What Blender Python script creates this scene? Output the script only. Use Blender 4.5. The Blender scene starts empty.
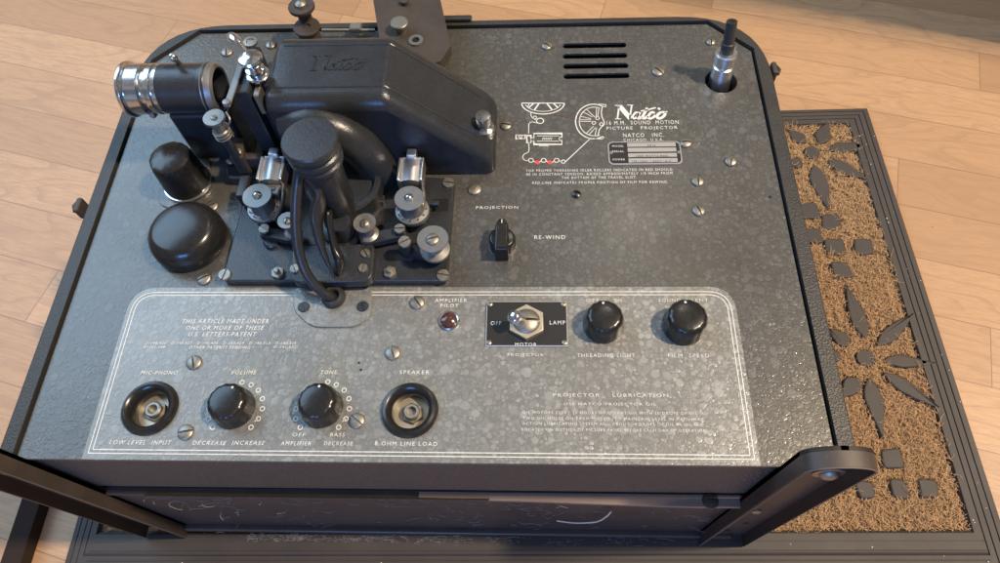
import bpy, bmesh, math, random
from mathutils import Vector, Matrix, Euler
random.seed(7)
R = math.radians
sc = bpy.context.scene
col = sc.collection
K = 0.001                      # all lengths below are millimetres

# ------------------------------------------------------------------ camera (phone held above the machine)
F, CAM = 701.36, Vector((62., -95., 374.))
def _rx(a): return Matrix.Rotation(a, 3, 'X')
def _rz(a): return Matrix.Rotation(a, 3, 'Z')
ROT = _rz(R(5.4796)) @ _rx(R(28.617)) @ _rz(R(-4.9317))
cam_d = bpy.data.cameras.new('camera'); cam = bpy.data.objects.new('camera', cam_d); col.objects.link(cam)
cam_d.sensor_width = 36; cam_d.lens = F/1000*36; cam_d.clip_start = .01; cam_d.clip_end = 50
cam.location = CAM*K; cam.rotation_euler = ROT.to_euler(); sc.camera = cam
def P(px, py, z=0.):           # point of a measured spot at a known real height
    d = ROT @ Vector(((px-500)/F, -(py-281.5)/F, -1)); t = (z-CAM.z)/d.z
    return Vector((CAM.x+d.x*t, CAM.y+d.y*t, z))
def PYy(px, py, Y):
    d = ROT @ Vector(((px-500)/F, -(py-281.5)/F, -1)); t = (Y-CAM.y)/d.y
    return CAM + d*t

# ------------------------------------------------------------------ materials
def mat(name, color=(.5,.5,.5), rough=.5, metal=0., spec=.5, coat=0., build=None):
    m = bpy.data.materials.new(name); m.use_nodes = True
    nt = m.node_tree; b = nt.nodes['Principled BSDF']
    b.inputs['Base Color'].default_value = (*color, 1); b.inputs['Roughness'].default_value = rough
    b.inputs['Metallic'].default_value = metal; b.inputs['Specular IOR Level'].default_value = spec
    b.inputs['Coat Weight'].default_value = coat; b.inputs['Coat Roughness'].default_value = .15
    if build: build(nt, b)
    return m
def N(nt, t, **kw):
    n = nt.nodes.new(t)
    for k, v in kw.items():
        if k.startswith('i_'):
            key = k[2:]; key = int(key) if key.isdigit() else key.replace('_', ' ')
            n.inputs[key].default_value = v
        else: setattr(n, k, v)
    return n
def L(nt, a, b): nt.links.new(a, b)
def coord(nt, scale=1000., rot=None, which='Object'):
    tc = N(nt, 'ShaderNodeTexCoord'); mp = N(nt, 'ShaderNodeMapping')
    if which == 'World':
        g = N(nt, 'ShaderNodeNewGeometry'); L(nt, g.outputs['Position'], mp.inputs['Vector'])
    else: L(nt, tc.outputs[which], mp.inputs['Vector'])
    mp.inputs['Scale'].default_value = (scale,)*3 if not isinstance(scale, tuple) else scale
    if rot: mp.inputs['Rotation'].default_value = rot
    return mp.outputs['Vector']
def noise(nt, vec, scale, detail=4, rough=.55, dist=0.):
    n = N(nt, 'ShaderNodeTexNoise'); n.inputs['Scale'].default_value = scale; n.inputs['Detail'].default_value = detail
    n.inputs['Roughness'].default_value = rough; n.inputs['Distortion'].default_value = dist
    L(nt, vec, n.inputs['Vector']); return n.outputs['Fac']
def ramp(nt, fac, stops):
    r = N(nt, 'ShaderNodeValToRGB'); e = r.color_ramp.elements
    while len(e) < len(stops): e.new(.5)
    for x, (p, c) in zip(e, stops):
        x.position = p; x.color = (*c, 1) if len(c) == 3 else c
    L(nt, fac, r.inputs['Fac']); return r.outputs['Color']
def mixc(nt, a, b, fac, mode='MIX'):
    m = N(nt, 'ShaderNodeMix', data_type='RGBA', blend_type=mode)
    for s, v in ((0, fac), (6, a), (7, b)):
        if hasattr(v, 'is_linked') or hasattr(v, 'links'): L(nt, v, m.inputs[s])
        else: m.inputs[s].default_value = v if s == 0 else (*v, 1)
    return m.outputs[2]
def mth(nt, op, a, b=None, c=None):
    m = N(nt, 'ShaderNodeMath', operation=op)
    for i, v in enumerate((a, b, c)):
        if v is None: continue
        if hasattr(v, 'links'): L(nt, v, m.inputs[i])
        else: m.inputs[i].default_value = v
    return m.outputs[0]
def bump(nt, b, h, strength, dist=.001):
    n = N(nt, 'ShaderNodeBump'); n.inputs['Strength'].default_value = strength; n.inputs['Distance'].default_value = dist
    L(nt, h, n.inputs['Height']); L(nt, n.outputs['Normal'], b.inputs['Normal'])
def rgh(nt, b, fac, lo, hi):
    m = N(nt, 'ShaderNodeMapRange'); L(nt, fac, m.inputs[0]); m.inputs[3].default_value = lo; m.inputs[4].default_value = hi
    L(nt, m.outputs[0], b.inputs['Roughness'])

def hammertone(base, spot, amount):
    def f(nt, b):
        v = coord(nt, 1000., which='World')
        sub = N(nt, 'ShaderNodeSeparateXYZ'); L(nt, v, sub.inputs[0])
        warp = N(nt, 'ShaderNodeTexNoise'); warp.inputs['Scale'].default_value = .25; L(nt, v, warp.inputs['Vector'])
        wv = N(nt, 'ShaderNodeVectorMath', operation='MULTIPLY_ADD'); L(nt, warp.outputs['Color'], wv.inputs[0])
        wv.inputs[1].default_value = (1.6,)*3; L(nt, v, wv.inputs[2]); w = wv.outputs[0]
        masks = []; tones = []
        for s, lo, hi in ((.15, .20, .50), (.23, .20, .50), (.38, .18, .50)):
            vo = N(nt, 'ShaderNodeTexVoronoi'); vo.inputs['Scale'].default_value = s; vo.inputs['Randomness'].default_value = .9; L(nt, w, vo.inputs['Vector'])
            sx = N(nt, 'ShaderNodeSeparateColor'); L(nt, vo.outputs['Color'], sx.inputs[0])
            rad = N(nt, 'ShaderNodeMapRange'); L(nt, sx.outputs[0], rad.inputs[0])
            rad.inputs[1].default_value = .30; rad.inputs[3].default_value = lo; rad.inputs[4].default_value = hi
            on = mth(nt, 'GREATER_THAN', sx.outputs[0], .34)
            d = mth(nt, 'SUBTRACT', rad.outputs[0], vo.outputs['Distance'])
            mr = N(nt, 'ShaderNodeMapRange', interpolation_type='SMOOTHSTEP'); L(nt, d, mr.inputs[0])
            mr.inputs[1].default_value = -.04; mr.inputs[2].default_value = .14
            masks.append(mth(nt, 'MULTIPLY', mth(nt, 'MULTIPLY', mr.outputs[0], on), mth(nt, 'ADD', mth(nt, 'MULTIPLY', sx.outputs[1], .65), .35)))
        m = mth(nt, 'MAXIMUM', masks[0], mth(nt, 'MAXIMUM', masks[1], masks[2]))
        for s, k in ((.25, .75), (.42, .55)):       # close-packed cells of the hammer finish
            ve = N(nt, 'ShaderNodeTexVoronoi', feature='DISTANCE_TO_EDGE'); ve.inputs['Scale'].default_value = s; L(nt, w, ve.inputs['Vector'])
            vc = N(nt, 'ShaderNodeTexVoronoi'); vc.inputs['Scale'].default_value = s; L(nt, w, vc.inputs['Vector'])
            sc_ = N(nt, 'ShaderNodeSeparateColor'); L(nt, vc.outputs['Color'], sc_.inputs[0])
            me_ = N(nt, 'ShaderNodeMapRange', interpolation_type='SMOOTHSTEP'); L(nt, ve.outputs['Distance'], me_.inputs[0])
            me_.inputs[1].default_value = .03; me_.inputs[2].default_value = .20
            m = mth(nt, 'MAXIMUM', m, mth(nt, 'MULTIPLY', mth(nt, 'MULTIPLY', me_.outputs[0], mth(nt, 'POWER', sc_.outputs[2], 1.3)), k))
        # the paint flowed into larger drops on the right-hand half of the panel
        gx = N(nt, 'ShaderNodeMapRange'); L(nt, sub.outputs[0], gx.inputs[0]); gx.inputs[1].default_value = -150; gx.inputs[2].default_value = 80
        gx.inputs[3].default_value = .35; gx.inputs[4].default_value = 1
        big = noise(nt, v, .018, 3)
        bm_ = N(nt, 'ShaderNodeMapRange'); L(nt, big, bm_.inputs[0]); bm_.inputs[1].default_value = .3; bm_.inputs[2].default_value = .7; bm_.inputs[3].default_value = .6; bm_.inputs[4].default_value = 1.1
        fac = mth(nt, 'MULTIPLY', m, mth(nt, 'MULTIPLY', mth(nt, 'MULTIPLY', gx.outputs[0], bm_.outputs[0]), amount))
        fine = noise(nt, v, .9, 3, .6, .6)
        c0 = mixc(nt, tuple(x*.80 for x in base), tuple(x*1.2 for x in base), fine)
        wear = noise(nt, v, .03, 5, .6)
        c1 = mixc(nt, c0, tuple(x*.72 for x in base), mth(nt, 'MULTIPLY', wear, .5))
        c2 = mixc(nt, c1, spot, fac)
        dv = N(nt, 'ShaderNodeTexVoronoi'); dv.inputs['Scale'].default_value = .075; L(nt, v, dv.inputs['Vector'])
        dot = mth(nt, 'LESS_THAN', dv.outputs['Distance'], .035)
        c3 = mixc(nt, c2, (.42,.42,.40), mth(nt, 'MULTIPLY', dot, .5))
        sv = N(nt, 'ShaderNodeMapping'); sv.inputs['Scale'].default_value = (.05, 1.3, 1); sv.inputs['Rotation'].default_value = (0, 0, .5); L(nt, v, sv.inputs['Vector'])
        scr_ = noise(nt, sv.outputs[0], .5, 3, .6)
        c3 = mixc(nt, c3, tuple(x*1.9 for x in base), ramp(nt, scr_, [(.70,(0,0,0)),(.78,(.35,.35,.35))]))
        gr_ = noise(nt, v, .012, 6, .72)
        c3 = mixc(nt, c3, tuple(x*.55 for x in (base[0], base[1]*.95, base[2]*.85)), ramp(nt, gr_, [(.50,(0,0,0)),(.72,(.5,.5,.5))]))
        L(nt, c3, b.inputs['Base Color'])
        rgh(nt, b, fine, .24, .46)
        h = mth(nt, 'ADD', mth(nt, 'MULTIPLY', m, .5), mth(nt, 'MULTIPLY', fine, .5))
        bump(nt, b, h, .42, .0004)
        b.inputs['Coat Weight'].default_value = .35; b.inputs['Coat Roughness'].default_value = .03
        L(nt, b.inputs['Normal'].links[0].from_socket, b.inputs['Coat Normal'])
    return f
M = {}
M['panel'] = mat('hammered grey paint', rough=.3, metal=.3, build=hammertone((.090,.088,.079), (.165,.163,.150), .8))
M['border'] = mat('hammered silver paint', rough=.32, metal=.25, build=hammertone((.205,.206,.187), (.40,.40,.368), .92))
def f(nt, b):
    v = coord(nt, 1000., which='World'); n = noise(nt, v, .6, 4, .6); g = noise(nt, v, .05, 5, .6)
    L(nt, mixc(nt, mixc(nt, (.027,.034,.034), (.055,.066,.065), g), (.11,.12,.117), ramp(nt, n, [(.5,(0,0,0)),(.7,(.55,.55,.55))])), b.inputs['Base Color']); rgh(nt, b, g, .35, .6)
    vo = N(nt, 'ShaderNodeTexVoronoi'); vo.inputs['Scale'].default_value = .5; L(nt, v, vo.inputs['Vector'])
    bump(nt, b, mth(nt, 'ADD', vo.outputs['Distance'], n), .9, .0006)
M['leather'] = mat('black leatherette', build=f)
def f(nt, b):
    v = coord(nt, 1000., which='World'); g = noise(nt, v, .035, 6, .65); s = noise(nt, v, .6, 5, .7)
    c = mixc(nt, (.020,.020,.019), (.046,.043,.040), g)
    L(nt, mixc(nt, c, (.10,.095,.09), ramp(nt, s, [(.62,(0,0,0)),(.75,(.6,.6,.6))])), b.inputs['Base Color']); rgh(nt, b, g, .3, .6)
    vo = N(nt, 'ShaderNodeTexVoronoi'); vo.inputs['Scale'].default_value = .9; L(nt, v, vo.inputs['Vector'])
    bump(nt, b, mth(nt, 'ADD', vo.outputs['Distance'], s), .5, .0004)
M['rim'] = mat('worn black rim covering', build=f)
def f(nt, b):
    v = coord(nt, 1000.); g = noise(nt, v, .06, 5, .65); s = noise(nt, v, 1.4, 3, .6)
    fs = noise(nt, v, .75, 4, .7); ch = noise(nt, v, .22, 6, .8)
    c = mixc(nt, (.020,.023,.027), (.042,.046,.052), g)
    c = mixc(nt, c, (.075,.078,.082), ramp(nt, fs, [(.52,(0,0,0)),(.75,(.5,.5,.5))]))
    c = mixc(nt, c, (.22,.20,.17), ramp(nt, ch, [(.74,(0,0,0)),(.76,(.7,.7,.7))]))
    L(nt, c, b.inputs['Base Color']); rgh(nt, b, g, .17, .34); bump(nt, b, fs, .35, .0004)
M['casting'] = mat('black enamelled casting', metal=.2, build=f)
def f(nt, b):
    v = coord(nt, 1000.); g = noise(nt, v, .25, 6, .75)
    L(nt, mixc(nt, (.010,.011,.013), (.034,.035,.037), g), b.inputs['Base Color']); rgh(nt, b, g, .18, .42); bump(nt, b, g, .25, .0004)
M['blackgloss'] = mat('worn glossy black enamel', build=f)
def f(nt, b):
    v = coord(nt, 1000.); g = noise(nt, v, .3, 5, .65)
    L(nt, mixc(nt, (.008,.008,.008), (.022,.021,.02), g), b.inputs['Base Color']); rgh(nt, b, g, .16, .34)
M['bakelite'] = mat('glossy black bakelite', build=f)
def f(nt, b):
    v = coord(nt, 1000.); g = noise(nt, v, .5, 5, .65)
    L(nt, mixc(nt, (.014,.014,.015), (.05,.048,.045), g), b.inputs['Base Color']); rgh(nt, b, g, .38, .6); bump(nt, b, g, .2, .0003)
M['rubber'] = mat('dull black rubber', build=f)
def f(nt, b):
    v = coord(nt, 1000.); g = noise(nt, v, .25, 5, .7)
    L(nt, mixc(nt, (.52,.53,.55), (.78,.79,.8), g), b.inputs['Base Color']); rgh(nt, b, g, .08, .26)
M['chrome'] = mat('polished chrome', metal=1, build=f)
M['shoechrome'] = mat('dulled chrome', (.78,.79,.81), .34, 1.)
def f(nt, b):
    v = coord(nt, 1000.); g = noise(nt, v, .4, 6, .7); s = noise(nt, v, 2.2, 4, .7)
    L(nt, mixc(nt, mixc(nt, (.22,.205,.175), (.44,.415,.365), g), (.11,.095,.07), ramp(nt, s, [(.55,(0,0,0)),(.8,(.8,.8,.8))])), b.inputs['Base Color'])
    rgh(nt, b, s, .32, .6); bump(nt, b, s, .25, .0003)
M['nickel'] = mat('tarnished nickel', metal=.9, build=f)
def f(nt, b):
    v = coord(nt, 1000.); g = noise(nt, v, .4, 6, .7)
    L(nt, mixc(nt, (.20,.197,.187), (.31,.305,.29), g), b.inputs['Base Color']); rgh(nt, b, g, .35, .5)
M['satin'] = mat('satin grey metal', metal=.75, build=f)
def f(nt, b):
    v = coord(nt, 1000.); g = noise(nt, v, .5, 6, .7)
    L(nt, mixc(nt, (.42,.37,.28), (.66,.60,.48), g), b.inputs['Base Color']); rgh(nt, b, g, .35, .5)
M['brass'] = mat('pale aged brass', metal=.8, build=f)
def f(nt, b):
    v = coord(nt, 1000., which='World'); g = noise(nt, v, .45, 4, .7)
    L(nt, ramp(nt, g, [(.25,(.42,.42,.38)),(.5,(.74,.73,.66))]), b.inputs['Base Color'])
M['letters'] = mat('cream engraved paint', rough=.6, build=f)
def f(nt, b):
    v = coord(nt, 1000., which='World'); g = noise(nt, v, .55, 4, .7)
    L(nt, ramp(nt, g, [(.28,(.30,.30,.29)),(.50,(.70,.69,.63))]), b.inputs['Base Color'])
M['letters_worn'] = mat('worn cream paint', rough=.6, build=f)
M['red'] = mat('red engraved paint', (.75,.07,.05), .5)
M['redline'] = mat('faded red line', (.16,.05,.04), .5)
M['black'] = mat('matt black plate', (.012,.012,.012), .45)
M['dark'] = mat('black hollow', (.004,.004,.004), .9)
M['plate'] = mat('brushed light plate', (.42,.41,.39), .4, .5)
def f(nt, b):
    v = coord(nt, 1000.); g = noise(nt, v, .2, 3); L(nt, mixc(nt, (.05,.018,.014), (.10,.035,.028), g), b.inputs['Base Color'])
M['jewel'] = mat('dark red glass jewel', rough=.12, coat=.6, build=f)
def f(nt, b):
    v = coord(nt, (30., 700., 700.), which='World'); g = noise(nt, v, .6, 6, .7)
    v2 = coord(nt, 1000., which='World'); d = noise(nt, v2, .05, 5, .7)
    L(nt, mixc(nt, mixc(nt, (.026,.020,.018), (.065,.048,.042), g), (.11,.092,.085), mth(nt, 'MULTIPLY', d, .5)), b.inputs['Base Color'])
    rgh(nt, b, d, .18, .5); bump(nt, b, g, .12, .0003)
M['board'] = mat('dark varnished board', build=f)
def f(nt, b):
    v = coord(nt, (40., 900., 900.), which='World'); g = noise(nt, v, .5, 6, .7)
    L(nt, mixc(nt, (.14,.10,.08), (.36,.27,.21), g), b.inputs['Base Color'])
M['rawwood'] = mat('raw wood edge', rough=.7, build=f)
def f(nt, b):
    v = coord(nt, 1000., which='World'); g = noise(nt, v, .04, 6, .7); s = noise(nt, v, .7, 4, .7)
    L(nt, mixc(nt, mixc(nt, (.034,.028,.025), (.10,.080,.067), g), (.20,.18,.165), ramp(nt, s, [(.6,(0,0,0)),(.8,(.5,.5,.5))])), b.inputs['Base Color'])
    rgh(nt, b, g, .35, .65); bump(nt, b, s, .2, .0003)
M['iron'] = mat('dirty brown black iron', metal=.3, build=f)
def f(nt, b):
    v = coord(nt, 1000., which='World'); g = noise(nt, v, .02, 5, .7); s = noise(nt, v, 1.2, 4, .7)
    L(nt, mixc(nt, (.034,.029,.026), (.068,.058,.051), g), b.inputs['Base Color']); rgh(nt, b, g, .5, .75); bump(nt, b, s, .2, .0003)
M['matrubber'] = mat('dusty brown black mat rubber', build=f)
def f(nt, b):
    v = coord(nt, 1000., which='World'); g = noise(nt, v, .45, 5, .8); g2 = noise(nt, v, .03, 3)
    c = ramp(nt, g, [(.30,(.20,.115,.055)),(.50,(.52,.335,.17)),(.72,(.80,.56,.32))])
    L(nt, mixc(nt, c, (.30,.17,.09), mth(nt, 'MULTIPLY', g2, .4)), b.inputs['Base Color'])
M['coir'] = mat('brown coir fibre', rough=.8, spec=.2, build=f)
M['coirbed'] = mat('dark coir bed', (.17,.105,.062), .9, spec=.1)
M['lint'] = mat('grey white lint', (.30,.29,.28), .8)
M['thread'] = mat('cream thread', (.8,.74,.64), .7)
M['wornedge'] = mat('bare worn metal edge', (.20,.17,.145), .5, .6)
M['blackwood'] = mat('dark brown batten', (.03,.019,.014), .85, spec=.2)
M['cabinet'] = mat('brown cabinet wood', (.22,.14,.09), .5)
def f(nt, b):
    g_ = N(nt, 'ShaderNodeNewGeometry'); mp = N(nt, 'ShaderNodeMapping', vector_type='POINT')
    mp.inputs['Scale'].default_value = (1000,)*3; mp.inputs['Rotation'].default_value = (0, 0, R(15.5))
    L(nt, g_.outputs['Position'], mp.inputs['Vector'])
    s = N(nt, 'ShaderNodeSeparateXYZ'); L(nt, mp.outputs[0], s.inputs[0])
    W = 58.3; Lb = 420.
    vv = mth(nt, 'DIVIDE', mth(nt, 'SUBTRACT', s.outputs[1], 3.5), W)
    row = mth(nt, 'FLOOR', vv)
    wn = N(nt, 'ShaderNodeTexWhiteNoise', noise_dimensions='1D'); L(nt, row, wn.inputs['W'])
    uu = mth(nt, 'ADD', mth(nt, 'DIVIDE', s.outputs[0], Lb), mth(nt, 'MULTIPLY', wn.outputs['Value'], 7.3))
    brd = mth(nt, 'FLOOR', uu)
    cv = N(nt, 'ShaderNodeCombineXYZ'); L(nt, row, cv.inputs[0]); L(nt, brd, cv.inputs[1])
    w2 = N(nt, 'ShaderNodeTexWhiteNoise', noise_dimensions='2D'); L(nt, cv.outputs[0], w2.inputs['Vector'])
    rnd = w2.outputs['Value']
    # grain: coordinates shifted per board
    sh = N(nt, 'ShaderNodeVectorMath', operation='MULTIPLY'); L(nt, w2.outputs['Color'], sh.inputs[0]); sh.inputs[1].default_value = (900, 900, 900)
    ad = N(nt, 'ShaderNodeVectorMath', operation='ADD'); L(nt, mp.outputs[0], ad.inputs[0]); L(nt, sh.outputs[0], ad.inputs[1])
    m2 = N(nt, 'ShaderNodeMapping'); m2.inputs['Scale'].default_value = (.10, 1, 1); L(nt, ad.outputs[0], m2.inputs['Vector'])
    m3 = N(nt, 'ShaderNodeMapping'); m3.inputs['Scale'].default_value = (.22, 1, 1); L(nt, ad.outputs[0], m3.inputs['Vector'])
    base_n = noise(nt, m3.outputs[0], .017, 2, .5, .6)
    rings = mth(nt, 'FRACT', mth(nt, 'MULTIPLY', base_n, 11.))
    line = N(nt, 'ShaderNodeMapRange', interpolation_type='SMOOTHSTEP'); L(nt, rings, line.inputs[0])
    line.inputs[1].default_value = .62; line.inputs[2].default_value = 1.0
    fib = noise(nt, m2.outputs[0], .55, 6, .75)
    flk = N(nt, 'ShaderNodeMapping'); flk.inputs['Scale'].default_value = (.16, 1, 1); L(nt, ad.outputs[0], flk.inputs['Vector'])
    fleck = noise(nt, flk.outputs[0], .9, 2, .5)
    c = mixc(nt, (.385,.22,.108), (.57,.35,.188), rnd)
    c = mixc(nt, c, (.30,.175,.095), mth(nt, 'MULTIPLY', line.outputs[0], .42))
    c = mixc(nt, c, (.30,.18,.10), ramp(nt, fib, [(.42,(.0,.0,.0)),(.72,(.7,.7,.7))]))
    c = mixc(nt, c, (.30,.18,.11), ramp(nt, fleck, [(.70,(0,0,0)),(.80,(.5,.5,.5))]))
    big = noise(nt, mp.outputs[0], .006, 3)
    c = mixc(nt, c, (.50,.31,.175), mth(nt, 'MULTIPLY', big, .3))
    # seams
    fv = mth(nt, 'ABSOLUTE', mth(nt, 'SUBTRACT', mth(nt, 'FRACT', vv), .5))
    fu = mth(nt, 'ABSOLUTE', mth(nt, 'SUBTRACT', mth(nt, 'FRACT', uu), .5))
    se = mth(nt, 'MAXIMUM', mth(nt, 'GREATER_THAN', fv, (.5-.42/W)), mth(nt, 'GREATER_THAN', fu, (.5-.42/Lb)))
    c = mixc(nt, c, (.19,.105,.06), mth(nt, 'MULTIPLY', se, .75))
    # specks of dirt
    vo = N(nt, 'ShaderNodeTexVoronoi'); vo.inputs['Scale'].default_value = .022; L(nt, mp.outputs[0], vo.inputs['Vector'])
    c = mixc(nt, c, (.08,.05,.03), mth(nt, 'MULTIPLY', mth(nt, 'LESS_THAN', vo.outputs['Distance'], .022), .8))
    L(nt, c, b.inputs['Base Color']); rgh(nt, b, fib, .36, .55); bump(nt, b, fib, .12, .0004)
M['floor'] = mat('beech strip parquet', build=f)

# ------------------------------------------------------------------ mesh helpers
def BM(): return bmesh.new()
def place(bm, verts, mtx):
    if mtx is not None: bmesh.ops.transform(bm, matrix=mtx, verts=verts)
def lathe(bm, prof, seg=40, mtx=None, rfun=None):
    rings = []
    for r, z in prof:
        if r < 1e-6: rings.append([bm.verts.new((0, 0, z))])
        else:
            rg = []
            for i in range(seg):
                a = 2*math.pi*i/seg; rr = r*(rfun(a, z) if rfun else 1)
                rg.append(bm.verts.new((rr*math.cos(a), rr*math.sin(a), z)))
            rings.append(rg)
    for a, b in zip(rings, rings[1:]):
        for i in range(seg):
            j = (i+1) % seg
            if len(a) == 1 and len(b) == 1: continue
            if len(a) == 1: bm.faces.new((a[0], b[j], b[i]))
            elif len(b) == 1: bm.faces.new((a[i], a[j], b[0]))
            else: bm.faces.new((a[i], a[j], b[j], b[i]))
    vs = [v for r in rings for v in r]; place(bm, vs, mtx)
    return vs
def prism(bm, out, z0, z1, bev=0., seg=3, mtx=None, bottom=True, vert=0.):
    vb = [bm.verts.new((p[0], p[1], z0)) for p in out]; vt = [bm.verts.new((p[0], p[1], z1)) for p in out]
    n = len(out); fs = []
    top = bm.faces.new(vt); fs.append(top)
    if bottom: fs.append(bm.faces.new(vb[::-1]))
    for i in range(n): fs.append(bm.faces.new((vb[i], vb[(i+1) % n], vt[(i+1) % n], vt[i])))
    bmesh.ops.recalc_face_normals(bm, faces=fs)
    vs = vb+vt
    if vert:
        ed = [bm.edges.get((vb[i], vt[i])) for i in range(n)]
        r = bmesh.ops.bevel(bm, geom=ed, offset=vert, segments=5, affect='EDGES', profile=.5)
        vs = [v for v in bm.verts if v.is_valid and v in set(vs) | set(r['verts'])]
    if bev:
        zt = z1
        es = {e for v in vs if v.is_valid for e in v.link_edges if abs(e.verts[0].co.z-zt) < 1e-5 and abs(e.verts[1].co.z-zt) < 1e-5}
        r = bmesh.ops.bevel(bm, geom=list(es), offset=bev, segments=seg, affect='EDGES', profile=.5)
        vs = list({v for v in vs if v.is_valid} | set(r['verts']))
    else: vs = [v for v in vs if v.is_valid]
    place(bm, vs, mtx); return vs
def box(bm, c, s, bev=0., seg=2, mtx=None):
    r = bmesh.ops.create_cube(bm, size=1); vs = r['verts']
    bmesh.ops.scale(bm, vec=s, verts=vs); bmesh.ops.translate(bm, vec=c, verts=vs)
    if bev:
        es = list({e for v in vs for e in v.link_edges})
        q = bmesh.ops.bevel(bm, geom=es, offset=bev, segments=seg, affect='EDGES', profile=.5)
        vs = list({v for v in vs if v.is_valid} | set(q['verts']))
    place(bm, vs, mtx); return vs
def catmull(pts, n=8):
    pts = [Vector(p) for p in pts]; out = []
    q = [pts[0]*2-pts[1]] + pts + [pts[-1]*2-pts[-2]]
    for i in range(1, len(q)-2):
        a, b, c, d = q[i-1:i+3]
        for k in range(n):
            t = k/n
            out.append(.5*((2*b)+(-a+c)*t+(2*a-5*b+4*c-d)*t*t+(-a+3*b-3*c+d)*t**3))
    out.append(pts[-1]); return out
def tube(bm, pts, r, seg=14, flat=1., up=Vector((0,0,1)), cap=True):
    pts = [Vector(p) for p in pts]; n = len(pts); rings = []
    rr = r if isinstance(r, (list, tuple)) else [r]*n
    for i, p in enumerate(pts):
        t = (pts[min(i+1, n-1)]-pts[max(i-1, 0)]).normalized()
        s = t.cross(up)
        if s.length < 1e-3: s = t.cross(Vector((0, 1, 0)))
        s.normalize(); u = s.cross(t)
        rings.append([bm.verts.new(p + (s*math.cos(2*math.pi*k/seg)*flat + u*math.sin(2*math.pi*k/seg))*rr[i]) for k in range(seg)])
    for a, b in zip(rings, rings[1:]):
        for k in range(seg): bm.faces.new((a[k], a[(k+1) % seg], b[(k+1) % seg], b[k]))
    if cap: bm.faces.new(rings[0][::-1]); bm.faces.new(rings[-1])
def rrect(x0, y0, x1, y1, r, n=5):
    o = []
    for cx, cy, a in ((x1-r, y0+r, -90), (x1-r, y1-r, 0), (x0+r, y1-r, 90), (x0+r, y0+r, 180)):
        for k in range(n+1): o.append((cx+r*math.cos(R(a+90*k/n)), cy+r*math.sin(R(a+90*k/n))))
    return o
def rpoly(pts, r, n=5):        # polygon with rounded corners (r number or list)
    o = []; m = len(pts)
    for i in range(m):
        p = Vector(pts[i][:2]); a = Vector(pts[i-1][:2]); b = Vector(pts[(i+1) % m][:2]); q = r[i] if isinstance(r, (list, tuple)) else r
        if q <= 0: o.append(tuple(p)); continue
        u = (a-p).normalized(); v = (b-p).normalized()
        half = math.acos(max(-1, min(1, u.dot(v))))/2; t = min(q/math.tan(half), (a-p).length*.49, (b-p).length*.49)
        s, e = p+u*t, p+v*t
        for k in range(n+1):
            w = k/n; o.append(tuple(s*(1-w)**2+p*2*w*(1-w)+e*w*w))
    return o
def ribbon(bm, pts, w, z=0., closed=False, th=.0):
    pts = [Vector(p[:2]) for p in pts]
    n = len(pts); A = []; B = []
    for i, p in enumerate(pts):
        t = (pts[(i+1) % n]-pts[i-1]) if closed else (pts[min(i+1, n-1)]-pts[max(i-1, 0)])
        if t.length < 1e-9: t = Vector((1, 0))
        t.normalize(); s = Vector((-t.y, t.x)); ww = w[i] if isinstance(w, (list, tuple)) else w
        if closed:                                   # keep the line width through sharp corners
            e = (pts[(i+1) % n]-p)
            if e.length > 1e-9: ww = ww/max(.5, abs(e.normalized().dot(t)))
        A.append(bm.verts.new((p.x+s.x*ww/2, p.y+s.y*ww/2, z))); B.append(bm.verts.new((p.x-s.x*ww/2, p.y-s.y*ww/2, z)))
    for i in range(n if closed else n-1): k = (i+1) % n; bm.faces.new((B[i], B[k], A[k], A[i]))
def ell(cx, cy, rx, ry, n=24, a0=0, a1=360, rot=0):
    o = []
    for k in range(n+1):
        a = R(a0+(a1-a0)*k/n); x, y = rx*math.cos(a), ry*math.sin(a); c, s = math.cos(R(rot)), math.sin(R(rot))
        o.append((cx+x*c-y*s, cy+x*s+y*c))
    return o

WL = {}                        # world location (mm) of every object's origin
def finish(bm, name, smooth=35, scale=True):
    if scale: bmesh.ops.scale(bm, vec=(K, K, K), verts=bm.verts)
    me = bpy.data.meshes.new(name); bm.to_mesh(me); bm.free()
    if smooth:
        me.shade_smooth(); me.set_sharp_from_angle(angle=R(smooth))
    return me
def part(name, bm, m, parent=None, loc=(0, 0, 0), rz=0., smooth=35, me=None, centre=True):
    """link ONE mesh object; loc is its world place in mm; bm is in local mm"""
    if me is None:
        me = finish(bm, name, smooth)
        if centre and tuple(loc) == (0, 0, 0) and len(me.vertices):     # put the origin at the part itself
            xs = [v.co for v in me.vertices]
            c = Vector([(min(v[i] for v in xs)+max(v[i] for v in xs))/2 for i in range(3)]); c.z = min(v.z for v in xs)
            me.transform(Matrix.Translation(-c)); loc = c/K
    if m is not None and not me.materials: me.materials.append(M[m] if isinstance(m, str) else m)
    o = bpy.data.objects.new(name, me); col.objects.link(o)
    WL[o] = Vector(loc)
    o.location = (Vector(loc)-(WL[parent] if parent else Vector((0, 0, 0))))*K
    o.rotation_euler = (0, 0, rz)
    if parent: o.parent = parent
    if smooth and len(me.polygons) < 6000:
        wn = o.modifiers.new('even_normals', 'WEIGHTED_NORMAL'); wn.keep_sharp = True; wn.weight = 100
    return o
def repeat(src, loc, rz=None, parent=None):
    """copy a part and its sub-parts with obj.copy()"""
    o = src.copy(); col.objects.link(o); par = parent or src.parent
    WL[o] = Vector(loc); o.parent = par; o.location = (Vector(loc)-(WL[par] if par else Vector((0,0,0))))*K
    if rz is not None: o.rotation_euler = (0, 0, rz)
    for ch in [c for c in src.children]:
        d = ch.copy(); col.objects.link(d); d.parent = o; WL[d] = WL[o]+(WL[ch]-WL[src])
    return o
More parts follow.
